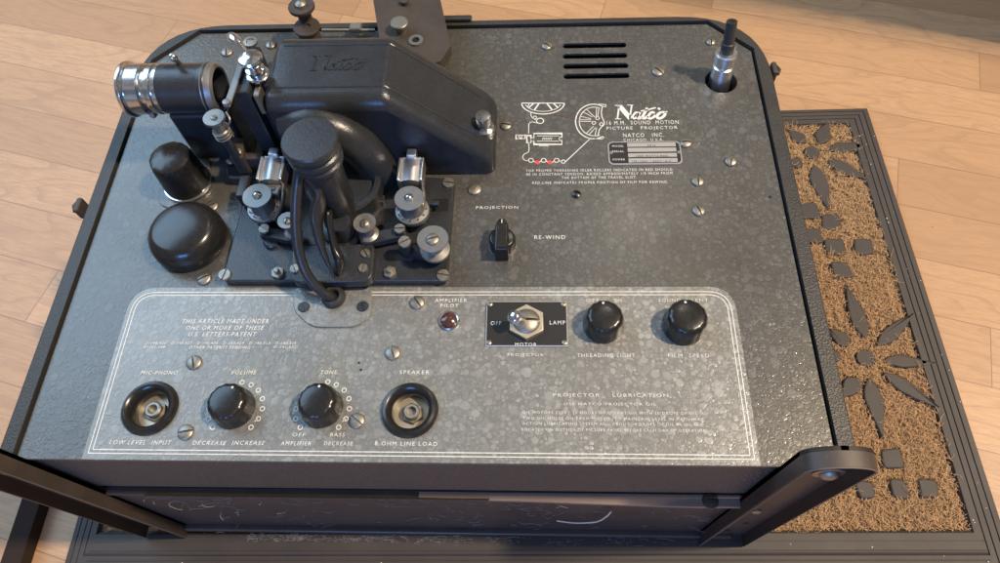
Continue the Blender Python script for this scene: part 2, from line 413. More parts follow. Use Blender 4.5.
def tag(o, label=None, cat=None, group=None, kind=None):
    if label: o['label'] = label
    if cat: o['category'] = cat
    if group: o['group'] = group
    if kind: o['kind'] = kind
    return o
def thing(name, loc, label, cat, group=None):
    o = bpy.data.objects.new(name, None); col.objects.link(o); o.location = Vector(loc)*K; WL[o] = Vector(loc)
    o.empty_display_size = .02
    return tag(o, label, cat, group)
def cut(o, cutters):           # boolean holes, baked into the mesh
    tmp = []
    for bm in cutters:
        bmesh.ops.recalc_face_normals(bm, faces=bm.faces)
        bmesh.ops.scale(bm, vec=(K, K, K), verts=bm.verts)
        me = bpy.data.meshes.new('cut'); bm.to_mesh(me); bm.free()
        c = bpy.data.objects.new('cut', me); col.objects.link(c); tmp.append(c)
        md = o.modifiers.new('b', 'BOOLEAN'); md.operation = 'DIFFERENCE'; md.solver = 'EXACT'; md.object = c
    dg = bpy.context.evaluated_depsgraph_get(); dg.update()
    me = bpy.data.meshes.new_from_object(o.evaluated_get(dg)); old = o.data
    o.modifiers.clear(); o.data = me; me.name = o.name
    for c in tmp: bpy.data.objects.remove(c)
    me.shade_flat()
def text(s, parent, cx, cy, wpx, hpx, z=.25, m='letters', name='lettering', shear=0., space=1.25, rot=0., bold=0., th=.08):
    """engraved line of words centred on a measured spot, wpx by hpx large"""
    c = bpy.data.curves.new(name, 'FONT'); c.body = s; c.align_x = 'CENTER'; c.align_y = 'CENTER'; c.space_character = space
    c.shear = shear; c.offset = bold; c.resolution_u = 2; c.extrude = 0
    o = bpy.data.objects.new('tmp', c); col.objects.link(o)
    dg = bpy.context.evaluated_depsgraph_get(); dg.update()
    me = bpy.data.meshes.new_from_object(o.evaluated_get(dg)); bpy.data.objects.remove(o); bpy.data.curves.remove(c)
    xs = [v.co.x for v in me.vertices]; ys = [v.co.y for v in me.vertices]
    W = max(xs)-min(xs); H = max(ys)-min(ys); mx = (max(xs)+min(xs))/2; my = (max(ys)+min(ys))/2
    a, b = P(cx-wpx/2, cy, z), P(cx+wpx/2, cy, z); wm = (b-a).length
    hm = (P(cx, cy-hpx/2, z)-P(cx, cy+hpx/2, z)).length*.82
    ang = rot if rot is not None else math.atan2(b.y-a.y, b.x-a.x)
    for v in me.vertices: v.co = Vector(((v.co.x-mx)*wm/W, (v.co.y-my)*hm/H, 0))*K
    bm = BM(); bm.from_mesh(me); r = bmesh.ops.extrude_face_region(bm, geom=bm.faces[:])
    bmesh.ops.translate(bm, vec=(0, 0, th*K), verts=[g for g in r['geom'] if isinstance(g, bmesh.types.BMVert)])
    me2 = bpy.data.meshes.new(name); bm.to_mesh(me2); bm.free(); bpy.data.meshes.remove(me)
    ctr = P(cx, cy, z)
    return part(name, None, m, parent, loc=(ctr.x, ctr.y, z), rz=ang, me=me2)

def slotted(r, h, slot=.16, dome=True, depth=.45, base=0.):
    """screw head with a real slot: two half heads over a lower disc"""
    bm = BM()
    prof = [(r, base), (r, base+h*.35)]
    n = 7
    for k in range(1, n+1):
        a = math.pi/2*k/n
        prof.append((r*math.cos(a) if k < n else 0, base+h*.35+h*.65*math.sin(a)) if dome else (r*(1-.12*k/n) if k < n else 0, base+h*.35+h*.65*min(1, math.sin(a)*1.02)))
    w = r*slot
    for sgn in (1, -1):
        b2 = BM(); lathe(b2, prof, 40)
        q = bmesh.ops.bisect_plane(b2, geom=b2.verts[:]+b2.edges[:]+b2.faces[:], plane_co=(sgn*w, 0, 0), plane_no=(sgn, 0, 0), clear_inner=True)
        ce = [g for g in q['geom_cut'] if isinstance(g, bmesh.types.BMEdge)]
        try: bmesh.ops.edgeloop_fill(b2, edges=ce+[e for e in b2.edges if e.is_boundary and e not in ce])
        except Exception: pass
        vs = {v: bm.verts.new(v.co) for v in b2.verts}
        for fc in b2.faces:
            try: bm.faces.new([vs[v] for v in fc.verts])
            except ValueError: pass
        b2.free()
    lathe(bm, [(r*.97, base), (r*.97, base+h*(1-depth)*.6), (0, base+h*(1-depth)*.6)], 40)
    bmesh.ops.recalc_face_normals(bm, faces=bm.faces)
    return bm
def S(px, py, z=0): return (P(px+.5, py, z)-P(px-.5, py, z)).length     # mm per pixel there

# ================================================================== FLOOR, MAT
ZF, ZM = -213., -205.
bm = BM()
vs = [bm.verts.new(v) for v in ((-2600, -1800, ZF), (2600, -1800, ZF), (2600, 2600, ZF), (-2600, 2600, ZF))]; bm.faces.new(vs)
tag(part('floor', bm, 'floor', smooth=0), 'pale beech strip parquet floor', kind='structure')

mt = thing('doormat', (55, 185, ZF), 'brown coir doormat with black rubber border and flower pattern lying under the projector', 'doormat')
ma = R(.9); mc = Vector((55, 185, 0))
def mr(p):                     # the mat lies turned slightly
    v = Vector((p[0]-mc.x, p[1]-mc.y)); c, s = math.cos(ma), math.sin(ma)
    return (mc.x+v.x*c-v.y*s, mc.y+v.x*s+v.y*c)
X0, X1, Y0, Y1 = -313., 422., -62., 424.
CX0, CX1, CY0, CY1 = -291., 396., -4., 401.
bm = BM()
# border profile: ribs running round the frame
prof = [(0, ZF+.3), (0.5, ZF+5), (2.5, ZM-.6), (6.6, ZM), (7.0, ZM-1.1), (7.6, ZM), (12, ZM), (12.4, ZM-1.1), (13, ZM), (17, ZM), (17.4, ZM-1.1), (18, ZM), (21, ZM+.4), (24, ZM+.4), (25, ZM-2.5), (26.5, ZM-6)]
lt, rt_, bt, tp = CX0-X0, X1-CX1, CY0-Y0, Y1-CY1
rings = []
for d, z in prof:
    k = d/25.
    rings.append([bm.verts.new((*mr(p), z)) for p in ((X0+lt*k, Y0+bt*k), (X1-rt_*k, Y0+bt*k), (X1-rt_*k, Y1-tp*k), (X0+lt*k, Y1-tp*k))])
for a, b in zip(rings, rings[1:]):
    for i in range(4): bm.faces.new((a[i], a[(i+1) % 4], b[(i+1) % 4], b[i]))
# extra ribs of the wide front border
for yy in (-12, -19, -26, -33, -40, -47):
    box(bm, (55, yy, ZM-.1), (CX1-CX0+10, 1.0, 1.3), .3, 1, Matrix.Translation(mc) @ Matrix.Rotation(ma, 4, 'Z') @ Matrix.Translation(-mc))
part('rubber_border', bm, 'matrubber', mt, smooth=30)
bm = BM(); prism(bm, [mr(p) for p in rrect(CX0-2, CY0-2, CX1+2, CY1+2, 2)], ZF+.5, ZM-3.8); part('coir_backing', bm, 'coirbed', mt)

# rubber motifs (petals, studs) measured on the mat
ZP = ZM-.2
motif = []
def petal(a, b, w, z=ZP):
    A, B = P(*a, z), P(*b, z); d = (B-A); Ln = d.length; d.normalize(); s = Vector((-d.y, d.x, 0)); o1 = []; o2 = []
    W = w*S(*a, z)*.52
    for k in range(0, 13):
        t = k/12; ww = W*(math.sin(math.pi*min(1, t/.5)*.5)**.6 if t < .3 else (math.sin(math.pi*.3)**.6)*1.02*(1-((t-.3)/.7)**1.6)) if t > 0 else 0
        ww = max(ww, W*.14)
        p = A+d*Ln*t; o1.append(p+s*ww); o2.append(p-s*ww)
    out = [(p.x+random.uniform(-.3, .3), p.y+random.uniform(-.3, .3)) for p in o1+o2[::-1]]; motif.append(out); return out
petals = [((814, 165), (829, 210), 19), ((828, 160), (868, 179), 16), ((829, 148), (868, 145), 15), ((820, 143), (828, 122), 17), ((806, 142), (786, 129), 16), ((803, 164), (788, 160), 14),
          ((866, 338), (846, 284), 19), ((878, 345), (914, 313), 17), ((884, 360), (936, 363), 16), ((884, 373), (941, 409), 17), ((869, 378), (883, 438), 20), ((858, 378), (842, 398), 20), ((850, 345), (828, 328), 18), ((842, 358), (822, 352), 14)]
for a, b, w in petals:
    o = petal(a, b, w); bm = BM(); prism(bm, o[::-1], ZM-6, ZP+.6, 1.5, 4)
    part('rubber_petal', bm, 'matrubber', mt)
for c, rx, ry in (((812.5, 152), 8, 6.5), ((866, 358), 9.5, 8)):
    q = P(*c, ZP); k = S(*c, ZP); o = ell(q.x, q.y, rx*k, rx*k*1.0, 16)[:-1]; motif.append(o); bm = BM(); prism(bm, o, ZM-6, ZP, .8); part('rubber_disc', bm, 'matrubber', mt)
studs = [(831, 222), (835, 246), (863, 245.5), (842, 270), (809, 210), (892, 458), (866, 490), (898.5, 489), (928, 488), (813, 235)]
for i, c in enumerate(studs):
    q = P(*c, ZP); h = 9.4*S(*c, ZP); j = lambda: random.uniform(-.9, .9)
    j = lambda: random.uniform(-1.6, 1.6); o = rpoly([(q.x-h+j(), q.y-h+j()), (q.x+h+j(), q.y-h+j()), (q.x+h+j(), q.y+h+j()), (q.x-h+j(), q.y+h+j())], 4.2); motif.append(o)
    bm = BM(); prism(bm, o, ZM-6, ZP+.6, 1.8, 4); part('rubber_stud', bm, 'matrubber', mt)
def inside(x, y, poly):
    r = False; n = len(poly)
    for i in range(n):
        x1, y1 = poly[i]; x2, y2 = poly[i-1]
        if (y1 > y) != (y2 > y) and x < (x2-x1)*(y-y1)/(y2-y1)+x1: r = not r
    return r
boxes = [(min(p[0] for p in m_), max(p[0] for p in m_)+1, min(p[1] for p in m_)-1, max(p[1] for p in m_)+1, m_) for m_ in motif]
def blocked(x, y):
    for a, b, c, d, m_ in boxes:
        if a < x < b and c < y < d and inside(x, y, m_): return True
    return False
vsl, fcl = [], []
def fibre(x, y, z, ln, w):
    a = random.gauss(R(100), 1.0); el = random.uniform(-.1, .75); cur = random.uniform(-1.3, 1.3); n = 4; p = Vector((x, y, z)); i0 = len(vsl)
    for k in range(n+1):
        d = Vector((math.cos(a)*math.cos(el), math.sin(a)*math.cos(el), math.sin(el))); s = Vector((-math.sin(a), math.cos(a), .2))
        ww = w*(1-.6*k/n); vsl.append(tuple((p+s*ww)*K)); vsl.append(tuple((p-s*ww)*K))
        p = p+d*ln/n; a += cur/n*1.6; el -= .32
    for k in range(n): fcl.append((i0+2*k, i0+2*k+1, i0+2*k+3, i0+2*k+2))
def strew(n, x0, x1, y0, y1):
    c = 0
    while c < n:
        x, y = random.uniform(x0, x1), random.uniform(y0, y1)
        if blocked(*mr((x, y))): c += .3; continue
        cl = math.sin(x*.31+math.sin(y*.23)*2)*math.sin(y*.27+math.sin(x*.19)*2)
        fibre(*mr((x, y)), ZM-3.6+random.random()*3.2+cl*1.6, random.uniform(2.5, 7.5) if random.random() < .96 else random.uniform(8, 15), random.uniform(.13, .28)); c += 1
strew(52000, 215, CX1+1.5, CY0-1, CY1+1); strew(6000, CX0+1, -225, CY0, CY1); strew(1500, -225, 215, CY0, 20)
me = bpy.data.meshes.new('coir_pile'); me.from_pydata(vsl, [], fcl); tag(part('coir_pile', None, 'coir', mt, me=me), kind='stuff')

# ================================================================== PROJECTOR
pj = thing('film_projector', (0, 165, ZM), 'vintage grey hammered metal film projector panel in a black leatherette case standing on the doormat', 'film projector')

# ---- case
XW, YT = 231.5, 333.
outer = rpoly([(-XW, -2), (XW, -2), (XW, YT), (-XW, YT)], [0, 0, 62, 62], 10)
inner_pts = [(-222.6, -2), (222.0, -2), (222.0, 298), (193, 327.2), (-193, 327.2), (-222.6, 297)]
case = tag(part('case', (lambda b: (prism(b, rpoly([(-XW+.5, 0), (XW-.5, 0), (XW-.5, YT-.5), (-XW+.5, YT-.5)], [0, 0, 62, 62], 10), ZM+.5, -34), b)[1])(BM()), 'leather', pj))
# front wall, covered in leatherette above the ledge
bm = BM(); box(bm, (0, 2.5, -35.5), (XW*2-1, 9, 66), 1.2, 3); part('front_wall', bm, 'leather', case)
# U-shaped rim wall round the panel
bm = BM()
op = [p for p in outer if not (p[1] < -1.9)]
loop_out = [(XW, -2)]+[p for p in outer[2:]]; loop_out = [(XW, -2)]+[p for p in outer if p[1] > -1.9]+[(-XW, -2)]
def uwall(bm, lo, li, z0, z1, bev):
    n = 60
    def resample(pl):
        pl = [Vector(p) for p in pl]; d = [0]
        for a, b in zip(pl, pl[1:]): d.append(d[-1]+(b-a).length)
        out = []
        for k in range(n+1):
            t = d[-1]*k/n; i = max(j for j in range(len(d)) if d[j] <= t+1e-9); i = min(i, len(pl)-2)
            out.append(pl[i].lerp(pl[i+1], (t-d[i])/max(1e-9, d[i+1]-d[i])))
        return out
    return resample(lo), resample(li)
# build rim as prism of outer shape minus boolean of panel shape
bm = BM(); prism(bm, outer, -33.8, 2.4, 1.2, 3); rim = part('rim', bm, 'rim', case)
cb = BM(); prism(cb, [(-222.9, -8), (222.3, -8), (222.3, 298.3), (193.4, 327.6), (-193.4, 327.6), (-222.9, 297.2)], -60, 20)
cut(rim, [cb])
for me_m in (rim.data.materials,):
    if not me_m: rim.data.materials.append(M['rim'])
# lower ledge board of the front
bm = BM(); box(bm, (0, -2.6, -80), (XW*2-30, 5.4, 4.0), .5, 1); part('ledge', bm, 'board', case)
bm = BM(); prism(bm, [(-10, -4.9), (20, -5.9), (60, -6.4), (105, -7.6), (160, -8.6), (195, -8.4), (195, -1), (-10, -1)], -81, -77.6, .5, 2); part('bare_wood_edge', bm, 'rawwood', case)
bm = BM(); lathe(bm, [(5, -77.6), (4.6, -76.2), (2.5, -75.6), (0, -75.8)], 24, Matrix.Translation((172, -5, 0))); part('screw', bm, 'iron', case)
bm = BM(); box(bm, (0, -1.8, -139.5), (XW*2-34, 4.2, 113), .4, 1); part('lower_board', bm, 'board', case)
bm = BM(); box(bm, (0, -5.0, -199.5), (XW*2-34, 7.6, 6.5), 1.8, 3); part('bottom_moulding', bm, 'board', case)
bm = BM(); box(bm, (-76, -5.9, -77.2), (222, 1.5, 1.6), .5, 2); part('metal_strip', bm, 'casting', case)
# latch hooks on the sides
for (px, py, sx) in ((76, 210, -1), (779, 74, 1)):
    q = P(px, py, -6); bm = BM()
    box(bm, (q.x+sx*-5, q.y, -4), (4, 11, 11), 1.5, 2); tube(bm, [(q.x-sx*3, q.y-4, -2), (q.x-sx*1, q.y, -2), (q.x-sx*3, q.y+4, -2)], 1.4, 8)
    part('latch', bm, 'iron', case)
# rubber trim edge on the top back rim
q = P(455, 17.5, 4); bm = BM(); box(bm, (q.x, q.y-1, 4.2), (26, 5, 3), 1.3, 2); part('hinge', bm, 'rim', case)

# ---- corner channels in front
for sx, (xa, xb) in ((1, (190.0, 224.5)), (-1, (-247.5, -213.0))):
    bm = BM(); ztop = 44; w = xb-xa; cx = (xa+xb)/2; rr = w/2
    def arch(rad, z0): return [(cx-rad, z0), (cx+rad, z0)]+[(cx+rad*math.cos(R(a)), ztop-rr*.62+rad*math.sin(R(a))*.62) for a in range(0, 181, 12)]
    o = arch(rr, ZM+2)
    vs = prism(bm, o, 0, 2.2); bmesh.ops.transform(bm, matrix=Matrix(((1, 0, 0, 0), (0, 0, -1, -3.2), (0, 1, 0, 0), (0, 0, 0, 1))), verts=vs)
    # flange following the outline
    oo = arch(rr, ZM+2); ii = arch(rr-1.7, ZM+2); n = len(oo); ysb, ysf = -3.2, -13.5
    oo = oo[1:]+[oo[0]]; ii = ii[1:]+[ii[0]]
    V = [[bm.verts.new((p[0], yy, p[1])) for p in L_] for L_, yy in ((oo, ysb), (oo, ysf+.5), (ii, ysf), (ii, ysb-2))]
    for A, B in zip(V, V[1:]):
        for i in range(n-1): bm.faces.new((A[i], A[i+1], B[i+1], B[i]))
    bmesh.ops.recalc_face_normals(bm, faces=bm.faces)
    ch = part('corner_channel', bm, 'iron', pj)
    bm = BM(); tube(bm, [(p[0], ysf+.25, p[1]) for p in [(a_[0]*.5+b_[0]*.5, a_[1]*.5+b_[1]*.5) for a_, b_ in zip(oo, ii)]], .55, 8); part('worn_edge', bm, 'wornedge', ch)
    RX = Matrix.Rotation(R(90), 4, 'X')
    rv = PYy(836, 474, -6) if sx > 0 else Vector((cx, -6, -8)); rv.x = min(max(rv.x, xa+9), xb-9)
    b2 = BM(); lathe(b2, [(8.6, 0), (8.4, .8), (5.4, 1.0), (5.2, 1.8), (4.0, 3.2), (2, 3.9), (0, 4.1)], 36, RX); part('rivet', b2, 'nickel' if sx > 0 else 'iron', ch, loc=(rv.x, -5.2, rv.z))
    for px_, py_, kind_ in ((756, 510, 's'), (733, 520, 'h'), (746, 523, 'h'), (727, 530, 'h')):
        v_ = PYy(px_, py_, -5.2); v_.x = min(max(v_.x, xa+5), xb-5)
        if sx < 0: v_.x = cx-(v_.x-207)
        b2 = BM(); lathe(b2, [(3.4, 0), (3.2, 1.5), (2, 2.4), (0, 2.6)] if kind_ == 's' else [(2.4, 0), (2.4, .3), (0, .3)], 22, RX)
        part('screw' if kind_ == 's' else 'hole', b2, 'nickel' if kind_ == 's' else 'dark', ch, loc=(v_.x, -5.2, v_.z))
    # base runner beside the channel
    bm = BM(); box(bm, (xb+8 if sx > 0 else xa-8, 12, -150), (16, 26, 22), 2, 2); part('corner_block', bm, 'rim', case)

# ---- panel
PT = 0.
bm = BM()
pan = [(-221.8, -2.6), (221.2, -2.6), (221.2, 297.7), (192.8, 326.6), (-192.8, 326.6), (-221.8, 296.6)]
prism(bm, pan, -1.6, 0, .5, 2)
box(bm, (-.3, -2.2, -2.4), (443, 1.2, 4.4), .5, 2)
panel = part('control_panel', bm, 'panel', pj)
cutters = []
def ccyl(px, py, r, z0=-9, z1=9):
    q = P(px, py); b = BM(); lathe(b, [(0, z0), (r, z0), (r, z1), (0, z1)], 40, Matrix.Translation((q.x, q.y, 0))); return b
vent = []
for (xa, ya, xb, yb) in ((566, 46.0, 623, 44.5), (566, 56.5, 624, 54.8), (566.5, 66.5, 625, 65.0), (567, 76.8, 626, 74.8)):
    a, b = P(xa, ya), P(xb, yb); h = 2.5
    vent.append(rrect(a.x-h, (a.y+b.y)/2-h, b.x+h, (a.y+b.y)/2+h, h-.01, 6))
for o in vent: b = BM(); prism(b, o, -9, 9); cutters.append(b)
JACKS = [(150.5, 408.5), (410, 410.5)]
for j in JACKS: cutters.append(ccyl(*j, 12.2))
SOCK = (721, 81); cutters.append(ccyl(*SOCK, 11.2))
cut(panel, cutters)
if not panel.data.materials: panel.data.materials.append(M['panel'])
# dark box below the holes
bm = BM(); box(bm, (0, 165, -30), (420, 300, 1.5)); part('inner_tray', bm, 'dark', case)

# ---- silver lower field with double white line
fx0, fx1, fy1 = -184.5, 181.5, 104.2
fld = rpoly([(fx0, -2.2), (fx1, -2.2), (fx1, fy1), (fx0, fy1)], [0, 0, 16, 16], 8)
bm = BM(); prism(bm, fld, .02, .18); field = part('lower_field', bm, 'border', panel)
cs = [ccyl(*j, 12.2) for j in JACKS]
cut(field, cs)
if not field.data.materials: field.data.materials.append(M['border'])
bm = BM()
for dd, w in ((0, .5), (2.1, .5)):
    o = rpoly([(-181.8+dd, 1.2+dd), (178.7-dd, 1.2+dd), (178.7-dd, 100.9-dd), (-181.8+dd, 100.9-dd)], [.5, .5, 13-dd, 13-dd], 8)
    ribbon(bm, o, w, .24, closed=True)
part('white_border_lines', bm, 'letters', panel, smooth=0)

# ---- lettering
def T(s, cx, cy, w, h, **kw): return text(s, panel, cx, cy, w, h, **kw)
sh = .22
T('THIS ARTICLE MADE UNDER', 225.5, 321.2, 86, 5.2, shear=sh)
T('ONE OR MORE OF THESE', 225, 327.8, 78, 5.0, shear=sh)
T('U.S. LETTERS PATENT', 222.5, 334.2, 68, 5.0, shear=sh)
T('D-140,426   D-140,427   D-140,428   D-140,429   D-140,513   D-140,515', 220.5, 343.3, 151, 3.7, m='letters', shear=sh)
T('D-141,148', 154.5, 347.2, 21, 3.5, m='letters', shear=sh); T('OTHER PATENTS PENDING', 220, 347.4, 61, 3.5, m='letters', shear=sh); T('D-141,632', 285, 347.2, 22, 3.5, m='letters', shear=sh)
T('MIC-PHONO', 159.5, 372.6, 37, 4.4, shear=sh); T('LOW LEVEL  INPUT', 140.5, 442.5, 62, 5.0, shear=sh)
T('VOLUME', 244, 372.5, 25, 4.6, shear=sh); T('DECREASE', 209.5, 443.0, 34, 4.8, shear=sh); T('INCREASE', 248.5, 443.0, 33, 4.8, shear=sh)
T('TONE', 328.8, 372.3, 16.5, 4.6, shear=.1); T('OFF', 299, 434.8, 13, 4.4, shear=.1, m='letters_worn'); T('AMPLIFIER', 296, 443.5, 30, 4.8, shear=.1)
T('BASS', 337.5, 434.8, 14.5, 4.4, shear=.1); T('DECREASE', 338.5, 443.6, 29, 4.6, shear=.1, m='letters_worn')
T('SPEAKER', 414.5, 372.3, 29.5, 4.6); T('8 OHM LINE LOAD', 406, 443.8, 62.5, 4.8)
T('AMPLIFIER', 451, 300.4, 32, 4.2); T('PILOT', 449.5, 305.6, 18, 4.0)
T('PROJECTOR', 525.5, 355.3, 36, 4.4, m='letters_worn')
T('OFF', 592.4, 300.4, 13, 4.0, m='letters_worn'); T('ON', 618, 300.4, 7, 4.0, m='letters_worn'); T('THREADING LIGHT', 606, 355.4, 58, 4.4, m='letters_worn')
T('SOUND', 669.5, 300.2, 22, 4.0, m='letters_worn'); T('SILENT', 697, 300.2, 22, 4.0, m='letters_worn'); T('FILM  SPEED', 688.5, 355.6, 41, 4.4, m='letters_worn')
T('PROJECTION', 497, 207.8, 42, 4.2); T('RE-WIND', 549.8, 237.2, 31, 4.6)
T('PROJECTOR    LUBRICATION', 610.5, 395.8, 115, 5.4, m='letters_worn'); T('USE NATCO PROJECTOR OIL', 610, 404.6, 92, 4.2, m='letters_worn')
T('OIL MOTORS EVERY 15 HOURS OF OPERATION WITH 10 DROPS OF OIL IN', 613, 413.0, 182, 3.3, m='letters_worn')
T('TWO OIL HOLES ON EACH MOTOR. TO MAINTAIN LEVEL IN CAPILLARY', 612.5, 418.8, 181, 3.3, m='letters_worn')
T('ACTION LUBRICATING SYSTEM ADD ABOUT 20 DROPS OF OIL IN OIL CUP', 612.5, 424.2, 181, 3.3, m='letters_worn')
T('LOCATED ON OUTSIDE OF PICTURE PANEL BEFORE EACH DAY OF OPERATION', 613.5, 430.2, 184, 3.4, m='letters_worn')
T('16 M.M.  SOUND  MOTION', 642.5, 122.4, 72, 4.6); T('PICTURE   PROJECTOR', 642, 128.2, 71, 4.8); T('NATCO   INC.', 643.5, 135.0, 41, 4.6); T('CHICAGO, U.S.A.', 643.5, 139.9, 40, 3.6)
T('FOR PROPER THREADING IDLER ROLLERS INDICATED IN RED SHOULD', 599, 170.0, 146, 2.9)
T('BE IN CONSTANT TENSION. RAISED APPROXIMATELY 1/8 INCH FROM', 599, 173.7, 146, 2.9)
T('THE BOTTOM OF THE TRAVEL SLOT.', 599, 177.4, 75, 2.9); T('RED LINE INDICATES PROPER POSITION OF FILM FOR REWIND.', 600, 182.3, 136, 2.9)

# ---- maker's name in serif N and brush script
def logo(fn, z, wscale=1., th=0.):
    bm = BM()
    def st(pts, w): ribbon(bm, [fn(*p) for p in catmull([(x, y, 0) for x, y in pts], 6)] if len(pts) > 2 else [fn(x, y) for x, y in pts], w, z) if False else ribbon(bm, [fn(p[0], p[1]) for p in (catmull([(x, y, 0) for x, y in pts], 6) if len(pts) > 2 else [Vector((x, y, 0)) for x, y in pts])], w if not isinstance(w, list) else w, z)
    u = wscale
    st([(112, 80), (168, 79)], .7*u); st([(143, 80), (131, 179)], 1.1*u); st([(113, 180), (158, 181)], .7*u)
    st([(147, 84), (228, 178)], 3.6*u); st([(238, 78), (222, 179)], 1.1*u); st([(203, 76), (250, 77)], .7*u)
    st([(288, 138), (272, 131), (254, 146), (246, 164), (252, 177), (268, 173), (282, 155), (288, 138)], 1.5*u); st([(299, 130), (288, 152), (283, 170), (292, 178), (312, 164)], 1.9*u)
    st([(356, 98), (334, 136), (320, 164), (324, 177), (342, 173), (358, 158)], 2.0*u); st([(306, 122), (352, 113), (418, 96)], 1.2*u)
    st([(404, 140), (400, 131), (384, 133), (368, 150), (362, 168), (374, 178), (398, 170), (418, 152)], 1.9*u)
    st([(436, 108), (450, 100)], 2.0*u)
    st([(462, 130), (444, 139), (430, 157), (432, 174), (450, 177), (474, 164), (488, 144), (482, 131), (462, 130)], 2.0*u); st([(484, 134), (504, 124)], 1.2*u)
    if th:
        bmesh.ops.recalc_face_normals(bm, faces=bm.faces)
        r = bmesh.ops.extrude_face_region(bm, geom=bm.faces[:]); bmesh.ops.translate(bm, vec=(0, 0, th), verts=[g for g in r['geom'] if isinstance(g, bmesh.types.BMVert)])
    return bm
part('maker_name', logo(lambda u, v: P(600+u/7.51, 95+v/7.51), .3), 'letters', panel, smooth=0)

# ---- threading diagram
bm = BM(); rd = BM(); rl = BM()
def D(u, v): q = P(515+u/7.51, 95+v/7.51); return (q.x, q.y)
def ds(pts, w=.55, closed=False, b=None, curve=False, z=.3):
    pts = [(x, y, 0) for x, y in pts]
    if curve: pts = catmull(pts, 6)
    ribbon(b or bm, [D(p[0], p[1]) for p in pts], w, z, closed)
ds([(50, 62), (370, 62)], .8); ds(ell(210, 62, 160, 82, 30, 0, 180), .8); ds(ell(210, 64, 132, 60, 24, 8, 172), .5); ds([(95, 90), (110, 62)], .6)
for u0, v0, u1, v1 in ((145, 115, 180, 64), (280, 115, 240, 64), (105, 95, 140, 64), (320, 95, 290, 64)): ds([(u0, v0), (u1, v1)], 1.1)
ds([(118, 130), (125, 165), (150, 185), (165, 190)], curve=True)
ds(ell(150, 170, 13, 10, 14)[:-1], closed=True); ds(ell(188, 195, 27, 20, 18)[:-1], .7, closed=True)
ds([(165, 212), (125, 203), (105, 220), (103, 260), (103, 290)], curve=True)
ds([(8, 300), (8, 332), (30, 332), (30, 300)], .6, closed=True); ds([(34, 304), (78, 304), (78, 328), (34, 328)], .9, closed=True); ds(ell(62, 316, 12, 11, 12)[:-1], .6, closed=True)
ds([(90, 310), (90, 360), (120, 360), (120, 310)], .6, closed=True); ds([(80, 304), (125, 304)], .8)
ds([(142, 290), (352, 290), (352, 372), (142, 372)], .9, closed=True); ds([(165, 308), (330, 308)], .5); ds([(165, 348), (330, 348)], .5)
ds(ell(132, 335, 12, 14, 12)[:-1], .5, closed=True); ds(ell(342, 330, 10, 14, 12)[:-1], .5, closed=True); ds([(175, 374), (185, 384), (245, 384), (258, 374)], .5)
for k in range(6): ds([(205+k*13, 338), (213+k*13, 320)], .5)
ds([(103, 365), (103, 425), (70, 445), (58, 470), (75, 492), (100, 492)], curve=True)
for u in (120, 215, 312): ds(ell(u, 492, 18, 15, 16)[:-1], .6, closed=True)
ds(ell(362, 502, 14, 13, 14)[:-1], .6, closed=True)
ds([(138, 494), (155, 508), (180, 508), (197, 494)], curve=True); ds([(233, 494), (250, 508), (278, 508), (294, 494)], curve=True); ds([(330, 494), (350, 502)]); ds([(376, 506), (565, 328)], .6)
for u in (167, 262):
    b_ = ell(u, 508, 17, 15, 14)[:-1]; rd.faces.new([rd.verts.new((*D(*p), .34)) for p in b_][::-1])
# take-up reel
ds(ell(590, 200, 135, 130, 40, 128+180-180, 128+180-180) if False else ell(590, 200, 135, 130, 40, 60, 300), .8); ds(ell(595, 200, 112, 108, 36, 68, 292), .6)
ds([(655, 88), (682, 88), (684, 74), (630, 70)], .7); ds([(655, 312), (665, 318), (660, 330), (600, 330)], .7)
ds([(655, 88), (648, 130), (652, 165), (670, 205), (672, 222), (650, 240), (632, 262), (622, 312)], .6)
for a in ((515, 130, 580, 165), (540, 112, 600, 168), (482, 185, 572, 188), (490, 160, 570, 180), (478, 198, 575, 200), (535, 290, 590, 235), (555, 300, 605, 245), (600, 310, 612, 250), (630, 95, 622, 160), (612, 92, 610, 165)): ds([(a[0], a[1]), (a[2], a[3])], .5)
for u, v in ((620, 175), (592, 210), (648, 220)): ds(ell(u, v, 13, 12, 12)[:-1], .5, closed=True)
bmesh.ops.recalc_face_normals(bm, faces=bm.faces)
part('threading_diagram', bm, 'letters', panel, smooth=0); part('red_roller_marks', rd, 'red', panel, smooth=0)
ds([(245, 135), (590, 215)], .4, b=rl, z=.28); part('red_film_line', rl, 'redline', panel, smooth=0)

# ---- serial plate
a, b = P(607, 167), P(681, 141.5); c1, c2 = P(607.5, 143), P(682, 165)
px0, px1, py0, py1 = P(608, 154).x, P(681.5, 154).x, P(645, 164.8).y, P(645, 141.8).y
bm = BM(); prism(bm, rrect(px0, py0, px1, py1, 3.5), .05, .7, .2, 1); np_ = part('serial_plate', bm, 'plate', panel)
bm = BM(); prism(bm, rrect(px0+.9, py0+.9, px1-.9, py1-.9, 3), .7, .78); part('black_field', bm, 'black', np_)
for i, (ya, yb) in enumerate(((143.4, 147.3), (148.4, 152.4), (153.8, 157.6), (158.9, 163.0))):
    bm = BM(); xa = P(627.5, 150).x; xb = P(676, 150).x; y_a, y_b = P(650, yb).y, P(650, ya).y
    prism(bm, rrect(xa, y_a, xb, y_b, .2), .78, .85); part('blank_strip', bm, 'plate', np_)
for s, x, y, w, h in (('MODEL', 618, 146.0, 11.5, 2.2), ('SERIAL', 618, 151.3, 12, 2.2), ('POWER', 618.8, 159.4, 12, 2.2)): text(s, np_, x, y, w, h, z=.8)
